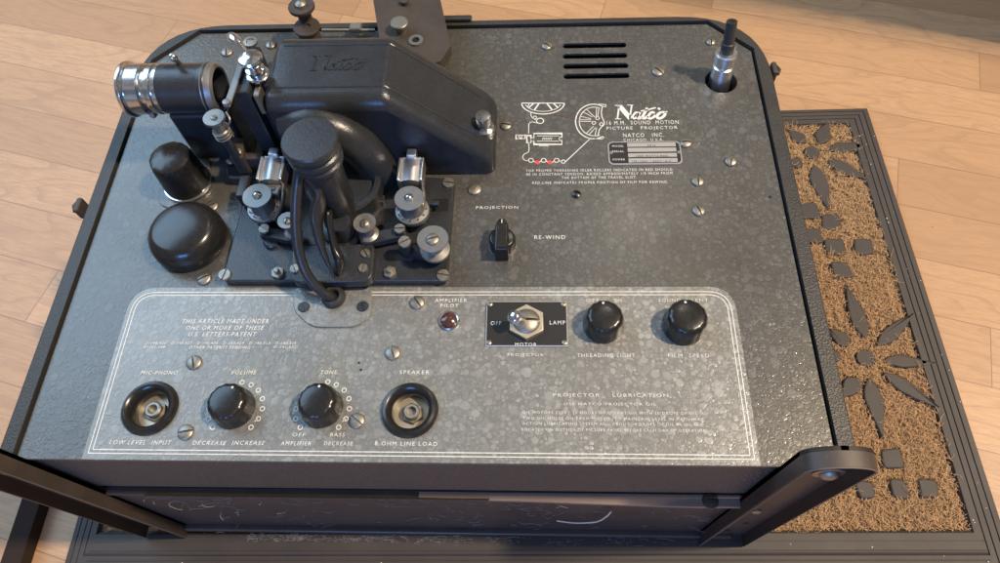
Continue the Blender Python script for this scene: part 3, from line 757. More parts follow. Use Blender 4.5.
for s, x, y, w, h in (('3015', 651.5, 145.4, 8, 2.2), ('1000 WATTS MAX', 652, 155.8, 32, 2.2), ('105-120V. - 60CY. A.C.', 652, 161.2, 40, 2.2)): text(s, np_, x, y, w, h, z=.87, m='black')
for x in (px0+2.0, px1-2.0): bm = BM(); lathe(bm, [(1.3, .7), (1.1, 1.3), (0, 1.5)], 16, Matrix.Translation((x, (py0+py1)/2, 0))); part('rivet', bm, 'nickel', np_)

# ---- panel screws
scr = {}
def screw(px, py, rpx, parent=panel, z=0., ang=None, h=2.2, m='nickel', key='dome', name='screw'):
    q = P(px, py, z+h*.6); r = round(rpx*S(px, py, z)*2)/2
    kk = (key, r, h, m)
    ang = random.uniform(0, math.pi) if ang is None else R(ang)
    if kk not in scr:
        scr[kk] = slotted(r, h, .13, key == 'dome'); scr[kk] = finish(scr[kk], 'screw', 30); scr[kk].materials.append(M[m])
    return part(name, None, m, parent, loc=(q.x, q.y, z), rz=ang, me=scr[kk])
for x, y, r, a in ((547, 45, 5.5, 50), (658.5, 70.5, 6, 40), (711, 41, 5, 0), (506, 124.5, 6, 80), (686, 142, 6.2, 90), (731, 160.5, 6.2, -10), (698, 180.5, 6, 0), (699, 210, 6, 20), (474.5, 188.5, 6.5, -40),
                   (193.5, 362, 7.6, 18), (185, 432, 8.3, -78), (417, 302, 7.6, 40), (392.5, 352.5, 7.8, 20), (356.5, 420.5, 8.3, 55), (226.5, 51, 5.5, 10), (203.5, 278, 7.2, -60), (211, 205.5, 6.5, -60), (215, 156, 6.5, 80), (192, 146.5, 4.5, 0), (270.5, 44, 5, 10)):
    screw(x, y, r, ang=a, z=.18 if y > 292 else 0)
q = P(576.3, 194.5); bm = BM(); lathe(bm, [(3, 0), (2.9, 1.2), (1.6, 1.9), (1.5, .8), (0, .8)], 24); part('black_stud', bm, 'bakelite', panel, loc=(q.x, q.y, 0))
# tiny drilled dots and chips
bm = BM()
for x, y, r in ((359, 363, .7), (361, 370, .7), (770, 197, .8), (699, 175, .4), (504, 82, .4)):
    q = P(x, y); lathe(bm, [(r, .2), (r, .32), (0, .32)], 10, Matrix.Translation((q.x, q.y, 0)))
part('paint_chips', bm, 'dark', panel)

# ---- toggle switch plate
sx0, sx1, sy0, sy1 = P(485.7, 330).x, P(567.8, 330).x, P(526, 347.3).y, P(526, 302.0).y
sw = part('switch_plate', (lambda b: (prism(b, rrect(sx0, sy0, sx1, sy1, .6, 2), .2, 1.2, .2, 1), b)[1])(BM()), 'plate', pj)
bm = BM(); prism(bm, rrect(sx0+.7, sy0+.7, sx1-.7, sy1-.7, .4, 2), 1.2, 1.3); part('black_field', bm, 'black', sw)
for s, x, y, w, h in (('OFF', 496, 323.2, 10.5, 4.6), ('LAMP', 557.5, 322.6, 15.5, 4.6), ('MOTOR', 525.8, 344.6, 21.5, 4.2)): text(s, sw, x, y, w, h, z=1.35)
for x in (sx0+2.2, sx1-2.2):
    for y in (sy0+2.2, sy1-2.2):
        bm = BM(); lathe(bm, [(1.6, 1.3), (1.5, 1.9), (.7, 2.2), (.6, 1.8), (0, 1.8)], 20); part('rivet', bm, 'nickel', sw, loc=(x, y, 0))
q = P(526.5, 322, 3)
def hexo(r, rot=0): return [(r*math.cos(R(a+rot)), r*math.sin(R(a+rot))) for a in range(30, 390, 60)]
bm = BM(); prism(bm, hexo(11.2), 1.3, 4.2, .4, 2); part('hex_nut', bm, 'brass', sw, loc=(q.x, q.y, 0))
bm = slotted(8.2, 5.6, .1, True, .5, 1.5); bmesh.ops.rotate(bm, cent=(0, 0, 0), matrix=Matrix.Rotation(R(90), 3, 'Z'), verts=bm.verts); part('switch_collar', bm, 'nickel', sw, loc=(q.x, q.y, 0))
e = P(511, 316, 17); st_ = Vector((q.x-1.5, q.y-.5, 6))
bm = BM(); ax = (Vector((e.x, e.y, 17))-st_); n_ = 16
pts = [st_+ax*(k/n_) for k in range(n_+1)]; rr = [2.0+1.2*(k/n_) if k < 9 else 2.7+1.5*math.sin(min(1, (k-8)/5)*math.pi/2) for k in range(n_+1)]; rr[-1] = 1.2; rr[-2] = 3.0; rr[-3] = 3.8
tube(bm, pts, rr, 20); part('toggle_lever', bm, 'chrome', sw)

# ---- fluted control knobs
def knob(name, px, py, r, h, dot, flutes=14, z=.2, top=.86, mat_='bakelite', amp=.035):
    q = P(px, py, z)
    prof = [(r*1.0, 0), (r*1.02, h*.12), (r*.98, h*.3), (r*.93, h*.72), (r*.88, h*.86), (r*.80, h*.95), (r*.66, h*1.0), (r*.3, h*1.015), (0, h*1.02)]
    bm = BM(); lathe(bm, prof, 112, rfun=lambda a, zz: 1+(amp*math.cos(flutes*a) if zz > h*.15 and zz < h*.99 else 0))
    o = part(name, bm, mat_, pj, loc=(q.x, q.y, z))
    if dot:
        b2 = BM(); dx, dy = dot; d = Vector((dx, dy, 0)); d = d.normalized()*r*.66 if d.length > 0 else d
        lathe(b2, [(.7, 0), (.7, .5), (0, .7)], 12); part('pointer_dot', b2, 'letters', o, loc=(q.x+d.x, q.y+d.y, z+h*.97))
    return o
knob('control_knob', 234.5, 408.5, 11.9, 14, (.35, 1), amp=.017)
knob('control_knob', 322.5, 408, 11.7, 14, (.1, 1), amp=.017)
knob('control_knob', 603, 325.5, 11.6, 14, (-.1, 1), amp=.014)
knob('control_knob', 683.5, 326, 12.4, 14.5, (-.1, 1), amp=.014)
# dial rings around the first two knobs
bm = BM()
for cx, cy, lst in ((235, 408, [(242.2, 382.5), (251.3, 385), (258.5, 390.5), (262.5, 399), (262.5, 409), (258.5, 419), (251.2, 427.6), (208.8, 419), (212.8, 427.6), (209, 409)]),
                    (323, 408, [(328, 382), (336.5, 385), (344.3, 390.5), (349, 399), (349.5, 409), (346, 419), (338.8, 427.6), (296, 409), (296, 419), (300.4, 427.6)])):
    for x, y in lst:
        q = P(x, y); ribbon(bm, ell(q.x, q.y, 1.25, 1.25, 14)[:-1], .5, .3, closed=True)
    q = P(cx+19.5, cy+14); r_ = P(cx+23, cy+11); ribbon(bm, [q, r_], .5, .3)
part('dial_rings', bm, 'letters', panel, smooth=0)

# ---- jacks with rubber cups
for i, (x, y) in enumerate(JACKS):
    q = P(x, y, 0); e = 16.4
    bm = BM()
    prof = [(12.1, -12), (12.1, 0.0), (12.4, 1.2), (13.0, 2.2), (13.6, 2.4)]
    prof = [(9.2, -11.5), (9.2, -3), (10.0, 0), (11.0, 2.6), (12.6, 4.0), (14.2, 3.9), (15.8, 2.6), (16.3, .2)]
    prof = [(10.0, -9.5), (10.0, -2), (10.5, 1.0), (11.6, 3.0), (13.2, 3.8), (14.6, 3.4), (15.7, 1.9), (16.0, .2)]
    lathe(bm, prof, 56); j = part('jack_cup', bm, 'bakelite', pj, loc=(q.x, q.y, 0))
    bm = BM(); lathe(bm, [(12.0, -12), (12.0, -7.0), (0, -7.0)], 40); part('cup_floor', bm, 'brass', j, loc=(q.x, q.y, 0))
    bm = BM(); prism(bm, hexo(6.2, 10), -7.0, -4.6, .3, 1); part('hex_nut', bm, 'nickel', j, loc=(q.x+.5, q.y, 0))
    bm = BM(); lathe(bm, [(4.6, -4.6), (4.6, -1.8), (4.0, -1.2), (2.8, -1.2), (2.7, -6), (0, -6)], 30); part('socket_sleeve', bm, 'nickel', j, loc=(q.x+.5, q.y, 0))
    bm = BM(); lathe(bm, [(2.65, -5.0), (0, -5.0)], 24); part('socket_hole', bm, 'dark', j, loc=(q.x+.5, q.y, 0))

# ---- pilot lamp
q = P(449, 320.5, 1)
bm = BM(); lathe(bm, [(6.3, .2), (6.3, 1.2), (5.6, 2.0), (4.9, 1.8), (4.8, .8), (0, .8)], 40); pl = part('pilot_lamp', bm, 'chrome', pj, loc=(q.x, q.y, 0))
bm = BM(); lathe(bm, [(4.8, .8), (4.8, 2.0), (4.2, 3.3), (2.6, 4.2), (0, 4.5)], 36); part('jewel', bm, 'jewel', pl, loc=(q.x, q.y, 0))

# ---- pointer knob (projection / re-wind)
q = P(502.5, 246, 0)
bm = BM(); lathe(bm, [(8.6, 0), (8.6, .9), (0, .9)], 40); sk = part('selector_knob', bm, 'nickel', pj, loc=(q.x, q.y, 0))
bm = BM(); lathe(bm, [(8.3, 1), (8.5, 3), (8.3, 8.5), (7.6, 10), (6.6, 10.6), (0, 10.6)], 48)
prism(bm, rpoly([(-4.3, -11), (4.3, -11), (4.1, 6.5), (2.0, 11.5), (-2.0, 11.5), (-4.1, 6.5)], [1, 1, 2.5, 2, 2, 2.5], 4), 1.2, 14.5, 1.3, 3)
part('selector_body', bm, 'bakelite', sk, loc=(q.x, q.y, 0))
bm = BM(); box(bm, (0, 9.0, 14.5), (.5, 2.6, .3)); part('pointer_line', bm, 'letters', sk, loc=(q.x, q.y, 0))

# ---- socket with plug at the upper right
q = P(*SOCK); bm = BM(); lathe(bm, [(11.4, -1.7), (11.2, -24), (0, -24)], 40)
so = part('lead_socket', bm, 'rubber', pj, loc=(q.x, q.y, 0))
bm = BM(); a = P(720, 78, -6); b = P(729, 50, 22)
b = P(727, 52, 22); A, B = Vector((q.x-.3, q.y, -16)), Vector((b.x, b.y, 22)); D3 = (B-A)
def along(l): return [A+D3*t for t in l]
tube(bm, along([0, .5, .7, .72, .76, .80, .82, .97, 1.0]), [7.4, 7.4, 7.0, 6.0, 5.8, 6.2, 7.6, 7.8, 7.0], 36); part('plug_sleeve', bm, 'shoechrome', so)
bm = BM(); c_ = P(732, 21, 44); c_ = Vector((c_.x, c_.y, 44)); tube(bm, [B-D3*.1, B.lerp(c_, .3), B.lerp(c_, .32), B.lerp(c_, .8), c_, c_, c_-(c_-B)*.3], [4.6, 4.4, 3.8, 3.7, 3.6, 2.6, 2.4], 22, cap=False)
part('plug_tip', bm, 'rubber', so)

# ================================================================== left knobs
q = P(188, 183, 1.5)
bm = BM(); o = rpoly([P(182, 214)[:2], P(211, 184)[:2], P(210, 150)[:2], P(160, 150)[:2], P(160, 205)[:2]], 6); prism(bm, o, 0, 1.2, .2, 1); part('knob_base_plate', bm, 'panel', pj)
bm = BM(); lathe(bm, [(16.0, 1.2), (16.0, 2.6), (15.0, 3.2), (0, 3.2)], 56); fk = part('focus_knob', bm, 'chrome', pj, loc=(q.x, q.y, 0))
bm = BM(); lathe(bm, [(14.8, 3.2), (14.8, 8), (14.0, 19), (13.6, 26), (12.6, 29), (9.6, 30.6), (0, 31)], 96, rfun=lambda a, z: 1+(.008*math.cos(11*a) if 6 < z < 31 else 0)); part('knob_body', bm, 'bakelite', fk, loc=(q.x, q.y, 0))
q = P(192, 241.5, 0)
bm = BM(); lathe(bm, [(22.2, 0), (23.2, 1.2), (23.6, 4), (23.3, 9), (21.9, 13.2), (19.4, 16.2), (16.6, 17.6), (9, 18.5), (0, 18.8)], 72); part('hand_wheel_cap', bm, 'bakelite', pj, loc=(q.x, q.y, 0))

# ================================================================== mechanism plate
ZB = 6.
pl_o = [P(222, 280.5, ZB)[:2], P(446.5, 279.5, ZB)[:2], P(455, 185, ZB)[:2], P(432, 175, ZB)[:2], P(243, 175, ZB)[:2]]
xl, xr = P(221, 281, ZB).x, P(447, 280, ZB).x
bm = BM(); prism(bm, rpoly([(xl, P(300, 281, ZB).y), (xr, P(300, 281, ZB).y), (P(455, 178, ZB).x, P(455, 178, ZB).y), (P(455, 178, ZB).x-60, 186), (xl+3, 200)], [5, 5, 4, 3, 3]), 0, ZB, 1.2, 3)
mp = part('mechanism_plate', bm, 'casting', pj)
# slot for the travel of the shoe
a, b = P(428, 199, ZB), P(448, 211, ZB)
bm = BM(); prism(bm, rrect(a.x+3, b.y, b.x, a.y, .8, 3), ZB, ZB+.15); box(bm, (a.x, (a.y+b.y)/2, ZB+.08), (10, 3.4, .18)); part('travel_slot', bm, 'dark', mp)
a = P(378, 229, ZB); bm = BM(); b_ = BM(); prism(bm, rrect(-4, -2.1, 4, 2.1, 2, 4), 0, .15); part('travel_slot', bm, 'dark', mp, loc=(a.x, a.y, ZB), rz=R(40))
for x, y, r, a in ((224.5, 274.5, 6.8, -10), (443, 275, 6.6, 80), (448.5, 182.5, 6, 80), ):
    screw(x, y, r, mp, ZB, a, 1.4, key='flat')
for x, y in ((277, 271.5), (389.5, 271)):
    q = P(x, y, ZB+3); bm = BM(); prism(bm, hexo(4.1, 12), 0, 2.6, .4, 2); lathe(bm, [(1.7, 2.6), (1.7, 5.2), (1.3, 5.6), (0, 5.6)], 20); part('hex_bolt', bm, 'nickel', mp, loc=(q.x, q.y, ZB))
# raised pad
bm = BM(); z1 = 13.
o = [P(291, 283, z1)[:2], P(372, 281, z1)[:2], P(375, 243, z1)[:2], P(292, 245, z1)[:2]]
prism(bm, rpoly(o, [7, 7, 5, 5]), ZB, z1, 1, 3); pad = part('sound_drum_pad', bm, 'casting', mp)
for x, y, r in ((365.5, 253, 5.2), (363, 268, 5.2), (294.5, 268.5, 5.2)): screw(x, y, r, pad, z1, None, 1.5, key='flat')
# corner lug with screw beside the hood
z2 = 12.; bm = BM(); o = [P(357, 196, z2)[:2], P(380, 192, z2)[:2], P(382, 174, z2)[:2], P(366, 170, z2)[:2], P(352, 184, z2)[:2]]
prism(bm, rpoly(o, 3), ZB, z2, .8, 2); lug = part('hood_lug', bm, 'casting', mp); screw(373, 177.5, 5.2, lug, z2, 0, 1.2, key='flat')
bm = BM(); o = [P(352, 215, 10)[:2], P(386, 200, 10)[:2], P(380, 186, 10)[:2], P(345, 195, 10)[:2]]; prism(bm, rpoly(o, 4), ZB, 10, .8, 2); part('hood_step', bm, 'casting', mp)

# ================================================================== lamp housing (flat top, falling away to the right)
HT = 70.; yF, yB = 189.5, 247.; xL, xR = -98., 38.; xk = -24.
def housing_z(x): return HT if x <= xk else HT-(x-xk)/(xR-xk)*(HT-15)
bm = BM()
# cross sections along x: bevelled profile (y, z)
def section(x, inset=0.):
    h = housing_z(x)-inset; r = min(9.5, h*.55)
    pf, pb = yF+inset, yB-inset; o = [(pf-.5, 0), (pf, h*.35)]
    for k in range(7):
        a = R(180-90*k/6); o.append((pf+r+r*math.cos(a), h-r+r*math.sin(a)))
    for k in range(7):
        a = R(90-90*k/6); o.append((pb-r+r*math.cos(a), h-r+r*math.sin(a)))
    o += [(pb, h*.35), (pb+.5, 0)]; return o
xs = [(xL, 7), (xL+.8, 4.2), (xL+2.6, 1.8), (xL+6, 0)]+[(xL+6+(xk-xL-9)*k/6, 0) for k in range(1, 7)]+[(xk, .25), (xk+3, 0)]+[(xk+3+(xR-xk-9)*k/8, 0) for k in range(1, 9)]+[(xR-2.2, 1.5), (xR, 4.5)]
rings = []
for x, ins in xs: rings.append([bm.verts.new((x, y, max(0, z))) for y, z in section(x, ins)])
for a, b in zip(rings, rings[1:]):
    for i in range(len(a)-1): bm.faces.new((a[i], a[i+1], b[i+1], b[i]))
bm.faces.new(rings[0]); bm.faces.new(rings[-1][::-1]); bmesh.ops.recalc_face_normals(bm, faces=bm.faces)
lh = part('lamp_housing', bm, 'casting', pj, smooth=50)
# raised panel lines on the roof
bm = BM()
for yy in (yF+11.5, yB-11.5):
    tube(bm, [(xL+8, yy, HT-.2), (xk-3, yy, HT-.2), (xk, yy, housing_z(xk)-.3), (xk+3, yy, housing_z(xk+3)-.2), (xR-10, yy, housing_z(xR-10)-.2)], .75, 8)
part('roof_bead', bm, 'casting', lh)
lg = logo(lambda u, v: Vector(((u-112)*.083-71, 226-(v-80)*.115)), 0, .62, .55); part('embossed_name', lg, 'casting', lh, loc=(0, 0, HT-.05), smooth=0, centre=False)
# hood bulging out of the front
bm = BM()
path = catmull([(-86, 194, 46), (-72, 190, 51), (-58, 187, 48), (-46, 185, 37), (-39, 184, 20), (-36, 184, 3)], 8)
tube(bm, path, [12.5]*len(path), 28); hood = part('front_hood', bm, 'casting', lh, smooth=60)
# black drum under the hood
q = P(352, 180, 24); bm = BM(); lathe(bm, [(24, 6), (24, 20), (22.6, 21.5), (20.5, 21.5), (20, 18), (0, 18)], 56); part('shutter_drum', bm, 'casting', lh, loc=(-57, 168, 0))
# clamping nut on the falling end
q = P(483, 118, 31); zz = housing_z(q.x)
bm = BM(); lathe(bm, [(5.4, zz-.5), (7.0, zz-3)], 30); lathe(bm, [(6.6, zz-6), (6.8, zz+1.5), (5.2, zz+2.4), (4.6, zz+2), (4.6, zz+5), (5.2, zz+5.8), (5.2, zz+11), (4.6, zz+12.2), (0, zz+12.8)], 36)
part('clamp_nut', bm, 'chrome', lh, loc=(q.x, q.y, 0))

# ================================================================== film gate and lens
LY, LZ = 216., 55.
Xa = Matrix.Translation((0, LY, LZ)) @ Matrix.Rotation(R(90), 4, 'Y')      # local z -> world x
def lx(px): return P(px, 90, LZ).x
bm = BM(); x0 = lx(165)
lathe(bm, [(14.6, x0), (15.3, x0+.6), (15.3, lx(206)), (15.8, lx(208)), (15.8, lx(213)), (14.8, lx(215)), (14.2, lx(218)), (12.6, lx(220)), (11.9, lx(220)), (11.6, lx(190)), (0, lx(190))], 64, Xa)
lb = part('lens_barrel', bm, 'casting', pj)
bm = BM(); lathe(bm, [(15.35, lx(209)), (15.9, lx(210)), (15.4, lx(215)), (14.6, lx(219)), (12.8, lx(221)), (12.2, lx(219))], 64, Xa); part('barrel_end_ring', bm, 'satin', lb)
bm = BM(); lathe(bm, [(0, lx(135)), (12, lx(134.5)), (15.2, lx(130)), (16.8, lx(129.5)), (17.2, lx(131)), (17.0, lx(133)), (14.6, lx(134.5)), (14.6, lx(135.8)), (15.6, lx(136.4)), (15.6, lx(148)), (15.1, lx(148.6)), (13.4, lx(149)), (13.4, lx(154)), (15.2, lx(154.6)), (15.5, lx(155.4)), (15.5, lx(160)), (14.0, lx(160.6)), (14.0, lx(162)), (15.2, lx(162.6)), (15.2, lx(166))], 72, Xa); part('lens_ring', bm, 'chrome', lb)
bm = BM()
for k in range(12):
    a = R(50+k*9); box(bm, (0, 0, 0), (.3 , 2.2 if k % 3 else 4, .2), 0, 1, Matrix.Translation((lx(146), LY+15.25*math.cos(a), LZ+15.25*math.sin(a))) @ Matrix.Rotation(a-R(90), 4, 'X') @ Matrix.Rotation(0, 4, 'Z'))
part('ring_marks', bm, 'black', lb)
bm = BM(); p0 = Vector((lx(184), LY+9, LZ+11)); p1 = P(173, 57, 78); tube(bm, [p0, p0.lerp(p1, .5), p1], [1.9, 1.7, 1.9], 14)
r = bmesh.ops.create_uvsphere(bm, u_segments=18, v_segments=12, radius=2.6); bmesh.ops.translate(bm, vec=p1, verts=r['verts']); part('lock_lever', bm, 'chrome', lb)
bm = BM(); lathe(bm, [(2.3, 0), (2.3, 4), (1.6, 5), (0, 5)], 18); bmesh.ops.rotate(bm, cent=(0, 0, 0), matrix=Matrix.Rotation(R(70), 3, 'X'), verts=bm.verts); q = P(155, 112, 44); part('ring_screw', bm, 'nickel', lb, loc=(q.x, q.y, 44))
# saddle carrying the barrel
bm = BM(); box(bm, ((lx(163)+lx(225))/2, LY, 22), (lx(225)-lx(163), 25, 44), 3, 3); part('barrel_saddle', bm, 'casting', pj)

gx = -109.
bm = BM(); box(bm, (gx, 214, 40), (11, 38, 66), 1.5, 2); box(bm, (gx+9, 214, 36), (8, 26, 56), 1, 2)
gate = part('film_gate', bm, 'casting', pj)
bm = BM(); box(bm, (gx+8.5, 201, 62), (3.4, 12, 16), .5, 1); part('gate_shoe', bm, 'nickel', gate)
bm = BM(); a, b = P(241, 62, 76), P(227, 103, 76); d = (b-a); mid = (a+b)/2
box(bm, (0, 0, 0), (d.length+4, 4.0, 1.6), .4, 1, Matrix.Translation((mid.x, mid.y, 75)) @ Matrix.Rotation(math.atan2(d.y, d.x), 4, 'Z')); 
lathe(bm, [(2.4, 76), (2.2, 77.5), (0, 78)], 16, Matrix.Translation((b.x, b.y, 0))); part('release_blade', bm, 'satin', gate)
# chrome cap nut with wing
q = P(248.5, 55, 89); bm = BM()
lathe(bm, [(6.8, 73), (7.0, 74.4), (6.0, 75.2), (4.0, 75.5), (4.0, 77), (5.6, 77.6), (5.6, 79), (3.6, 79.8), (3.4, 81.5), (5.2, 82.6), (6.9, 85), (7.2, 86.4), (6.4, 87.6), (3.6, 88.6), (0, 89)], 40)
wn = part('gate_nut', bm, 'chrome', gate, loc=(q.x, q.y, 0))
bm = BM(); a = Vector((q.x-1, q.y+2, 86)); b = P(229, 34, 90); tube(bm, catmull([a, a.lerp(b, .45)+Vector((0, 0, 2)), b], 6), [2.0, 1.6, 1.5, 1.6, 1.8, 2.1, 2.4, 2.7, 2.9, 3.0, 2.8, 2.2, 1.0], 16, 1.1); part('wing', bm, 'chrome', wn)
bm = BM(); lathe(bm, [(1.6, 70), (1.6, 76), (4.0, 77), (4.2, 79), (2.4, 79.2), (2.2, 78.4), (0, 78.4)], 24); a = P(250, 41, 79); part('wing', bm, 'nickel', wn, loc=(a.x, a.y, 0))
bm = BM(); box(bm, (q.x+9, q.y+6, 60), (14, 20, 18), 1, 2); part('gate_block', bm, 'casting', gate)
# foot and clip below the gate
bm = BM(); o = [P(226, 178, 8)[:2], P(262, 178, 8)[:2], P(262, 158, 8)[:2], P(226, 158, 8)[:2]]; prism(bm, rpoly(o, 4.5), 0, 8, 1.5, 3); part('gate_foot', bm, 'casting', gate)
bm = BM(); o = [P(229, 158, 26)[:2], P(243, 158, 26)[:2], P(244, 138, 26)[:2], P(233, 136, 26)[:2]]; prism(bm, rpoly(o, 2.5), 10, 26, .8, 2); cl = part('clip', bm, 'iron', gate); screw(236.5, 151.5, 4.6, cl, 26, 30, 1.4, 'brass')
bm = BM(); a = P(252, 155, 22); box(bm, (a.x, a.y, 14), (14, 6, 16), 1.5, 2); part('clip_bar', bm, 'iron', gate)
screw(230.5, 160, 4.2, gate, 10, None, 1.6)
# spring roller left of the gate
q = P(213.5, 117, 62); bm = BM(); lathe(bm, [(6.2, 59.6), (6.6, 60.4), (6.4, 62), (0, 62.2)], 36); lathe(bm, [(3.0, 44), (4.6, 45), (4.8, 50), (3.6, 51), (3.6, 59.6), (0, 60)], 28); gr = part('guide_roller', bm, 'satin', pj, loc=(q.x, q.y, 0))
bm = BM(); lathe(bm, [(3.0, 14), (3.0, 44.5), (0, 44.5)], 20); part('roller_pin', bm, 'casting', gr, loc=(q.x, q.y, 0))
screw(213.5, 117, 3.2, gr, 62, 60, 1.2)
bm = BM(); pts = []
for k in range(40): a = k/12*2*math.pi; pts.append((q.x+5.2*math.cos(a), q.y+5.2*math.sin(a), 44+k*.2))
tube(bm, pts, .4, 8); part('spring', bm, 'nickel', gr)
bm = BM(); tube(bm, catmull([P(226, 112, 60), P(230, 120, 58), P(227, 128, 52), P(233, 133, 46)], 5), .7, 8); part('spring_arm', bm, 'nickel', gr)
# ================================================================== sprockets, shoes, rollers
def sprocket(cx, cy):
    bm = BM(); lathe(bm, [(9.0, ZB), (8.6, ZB+1), (7.6, 11), (7.6, 14)], 40); hub = part('sprocket', bm, 'casting', pj, loc=(cx, cy, 0))
    bm = BM(); lathe(bm, [(7.5, 14), (10.4, 14.2), (10.8, 15), (10.8, 16.6), (10.3, 17.4), (7.6, 18.2), (7.2, 19), (7.2, 27), (8.4, 28.4), (9.0, 28.8), (9.0, 30), (8.7, 30.3), (0, 30.3)], 64)
    part('drum', bm, 'satin', hub, loc=(cx, cy, 0))
    bm = BM()
    for k in range(12): lathe(bm, [(.55, 17.6), (.5, 19.2), (.2, 19.8), (0, 19.9)], 8, Matrix.Translation((8.8*math.cos(k*math.pi/6), 8.8*math.sin(k*math.pi/6), 0)))
    part('teeth', bm, 'chrome', hub, loc=(cx, cy, 0))
    bm = BM(); lathe(bm, [(2.9, 30.3), (2.7, 31.2), (1.6, 32.2), (0, 32.6)], 24); part('rivet', bm, 'chrome', hub, loc=(cx, cy, 0))
    return hub
sp1 = sprocket(P(257, 195.5, 30).x, P(257, 195.5, 30).y)
sp2 = repeat(sp1, (P(409, 198, 30).x, P(409, 198, 30).y, 0))
def shoe(px, py, side):
    k = S(px, py, 26); q = P(px, py, 26); w, h = 26*k, 25*k*1.12
    bm = BM()
    # block with a shallow crowned face between two raised side rails
    n = 14; A = []
    for yy in (-h/2, h/2):
        row = [bm.verts.new((-w*.36, yy, 16))]+[bm.verts.new(((-1+2*i/n)*w*.36, yy, 25+1.6*math.cos((-1+2*i/n)*math.pi/2))) for i in range(n+1)]+[bm.verts.new((w*.36, yy, 16))]
        A.append(row)
    for i in range(len(A[0])-1): bm.faces.new((A[0][i], A[0][i+1], A[1][i+1], A[1][i]))
    bm.faces.new(A[0][::-1]); bm.faces.new(A[1])
    for s in (-1, 1): box(bm, (s*w*.43, 0, 21.5), (w*.13, h+.4, 11), .9, 3)
    box(bm, (0, h/2+.3, 21), (w*.74, 1.6, 10), .6, 2)
    sh_ = part('film_shoe', bm, 'shoechrome', pj, loc=(q.x, q.y, 0))
    bm = BM(); box(bm, (0, h/2+2.8, 25.5), (6.2, 5.6, 6), .9, 2); part('shoe_tab', bm, 'shoechrome', sh_, loc=(q.x, q.y, 0))
    bm = BM()
    a = Vector((side*w*.45, -h/2, 20)); tube(bm, catmull([a, a+Vector((side*1.5, -8, 0)), a+Vector((side*.5, -17, -2)), a+Vector((-side*3, -24, -4))], 5), 1.9, 12, .6); part('shoe_arm', bm, 'nickel', sh_, loc=(q.x, q.y, 0))
    bm = BM(); lathe(bm, [(4.5, ZB), (4.5, 18), (0, 18)], 24); part('shoe_post', bm, 'casting', sh_, loc=(q.x, q.y, 0))
    return sh_
shoe(271, 168, 1); shoe(410.5, 169, 1)
bm = BM(); box(bm, (0, 0, 0), (12, 3.4, 4), .6, 1, Matrix.Translation(P(430, 204, 12))); part('shoe_link', bm, 'casting', pj)
bm = BM(); a = P(245, 190, 14); box(bm, (a.x, a.y, 13), (6, 16, 12), 1, 2); part('shoe_link', bm, 'casting', pj)
q = P(272.5, 189, 22); bm = BM(); box(bm, (q.x, q.y, 17), (9, 8, 10), .8, 1); lk = part('shoe_link', bm, 'satin', pj); screw(272, 188, 3.4, lk, 22, None, 1.0)
def roller(px, py, ztop, r1, r2, zlow, px2, py2, m='satin'):
    q = P(px, py, ztop); bm = BM()
    lathe(bm, [(r2*.55, ZB), (r2*.55, zlow-2), (r2*.98, zlow-1.6), (r2, zlow-.6), (r2*.98, zlow+.4), (r1*.55, zlow+1.6), (r1*.45, zlow+3), (r1*.45, ztop-3.2), (r1*.6, ztop-2), (r1*.98, ztop-1.2), (r1, ztop-.4), (r1*.97, ztop), (0, ztop)], 56)
    o = part('roller', bm, m, pj, loc=(q.x, q.y, 0)); k = S(px, py, ztop)
    screw(px, py, r1*.42/k, o, ztop, None, 2.0); return o
roller(432.5, 238.5, 26, 9.4, 9.2, 14, 434, 252)
roller(364.5, 222.5, 27, 6.9, 6.4, 14, 364, 238)
roller(287, 220, 27, 6.0, 5.6, 14, 290, 231)
def arm(pts, w, z0, z1):
    bm = BM(); (a, b) = [Vector(p[:2]) for p in pts]; d = b-a; Ln = d.length; an = math.atan2(d.y, d.x)
    o = rrect(-w, -w, Ln+w, w, w*.98, 6); prism(bm, o, z0, z1, .8, 2, Matrix.Translation((a.x, a.y, 0)) @ Matrix.Rotation(an, 4, 'Z')); return part('roller_arm', bm, 'casting', pj)
arm((P(399, 232, 14), P(366, 239, 14)), 4.0, 10, 14.5); arm((P(405, 247, 14), P(434, 254, 12)), 4.0, 8.5, 12.8); arm((P(264, 231, 13), P(290, 236, 13)), 3.6, 9, 13)
for x, y, zt, r in ((399.5, 228.5, 17, 3.7), (404.5, 241.5, 22, 4.0), (264, 228.5, 15, 3.5)):
    q = P(x, y, zt); bm = BM(); lathe(bm, [(r*1.3, ZB), (r*1.3, ZB+2), (r*1.02, ZB+2.6), (r, zt), (0, zt)], 30); po = part('pivot_post', bm, 'casting', pj, loc=(q.x, q.y, 0)); screw(x, y, r*.95/S(x, y, zt), po, zt, None, 1.4, key='flat')
bm = BM(); q = P(271, 241, ZB+2); lathe(bm, [(5, ZB), (5, ZB+2), (4, ZB+3), (0, ZB+3)], 24); part('stop_collar', bm, 'casting', pj, loc=(q.x, q.y, 0))

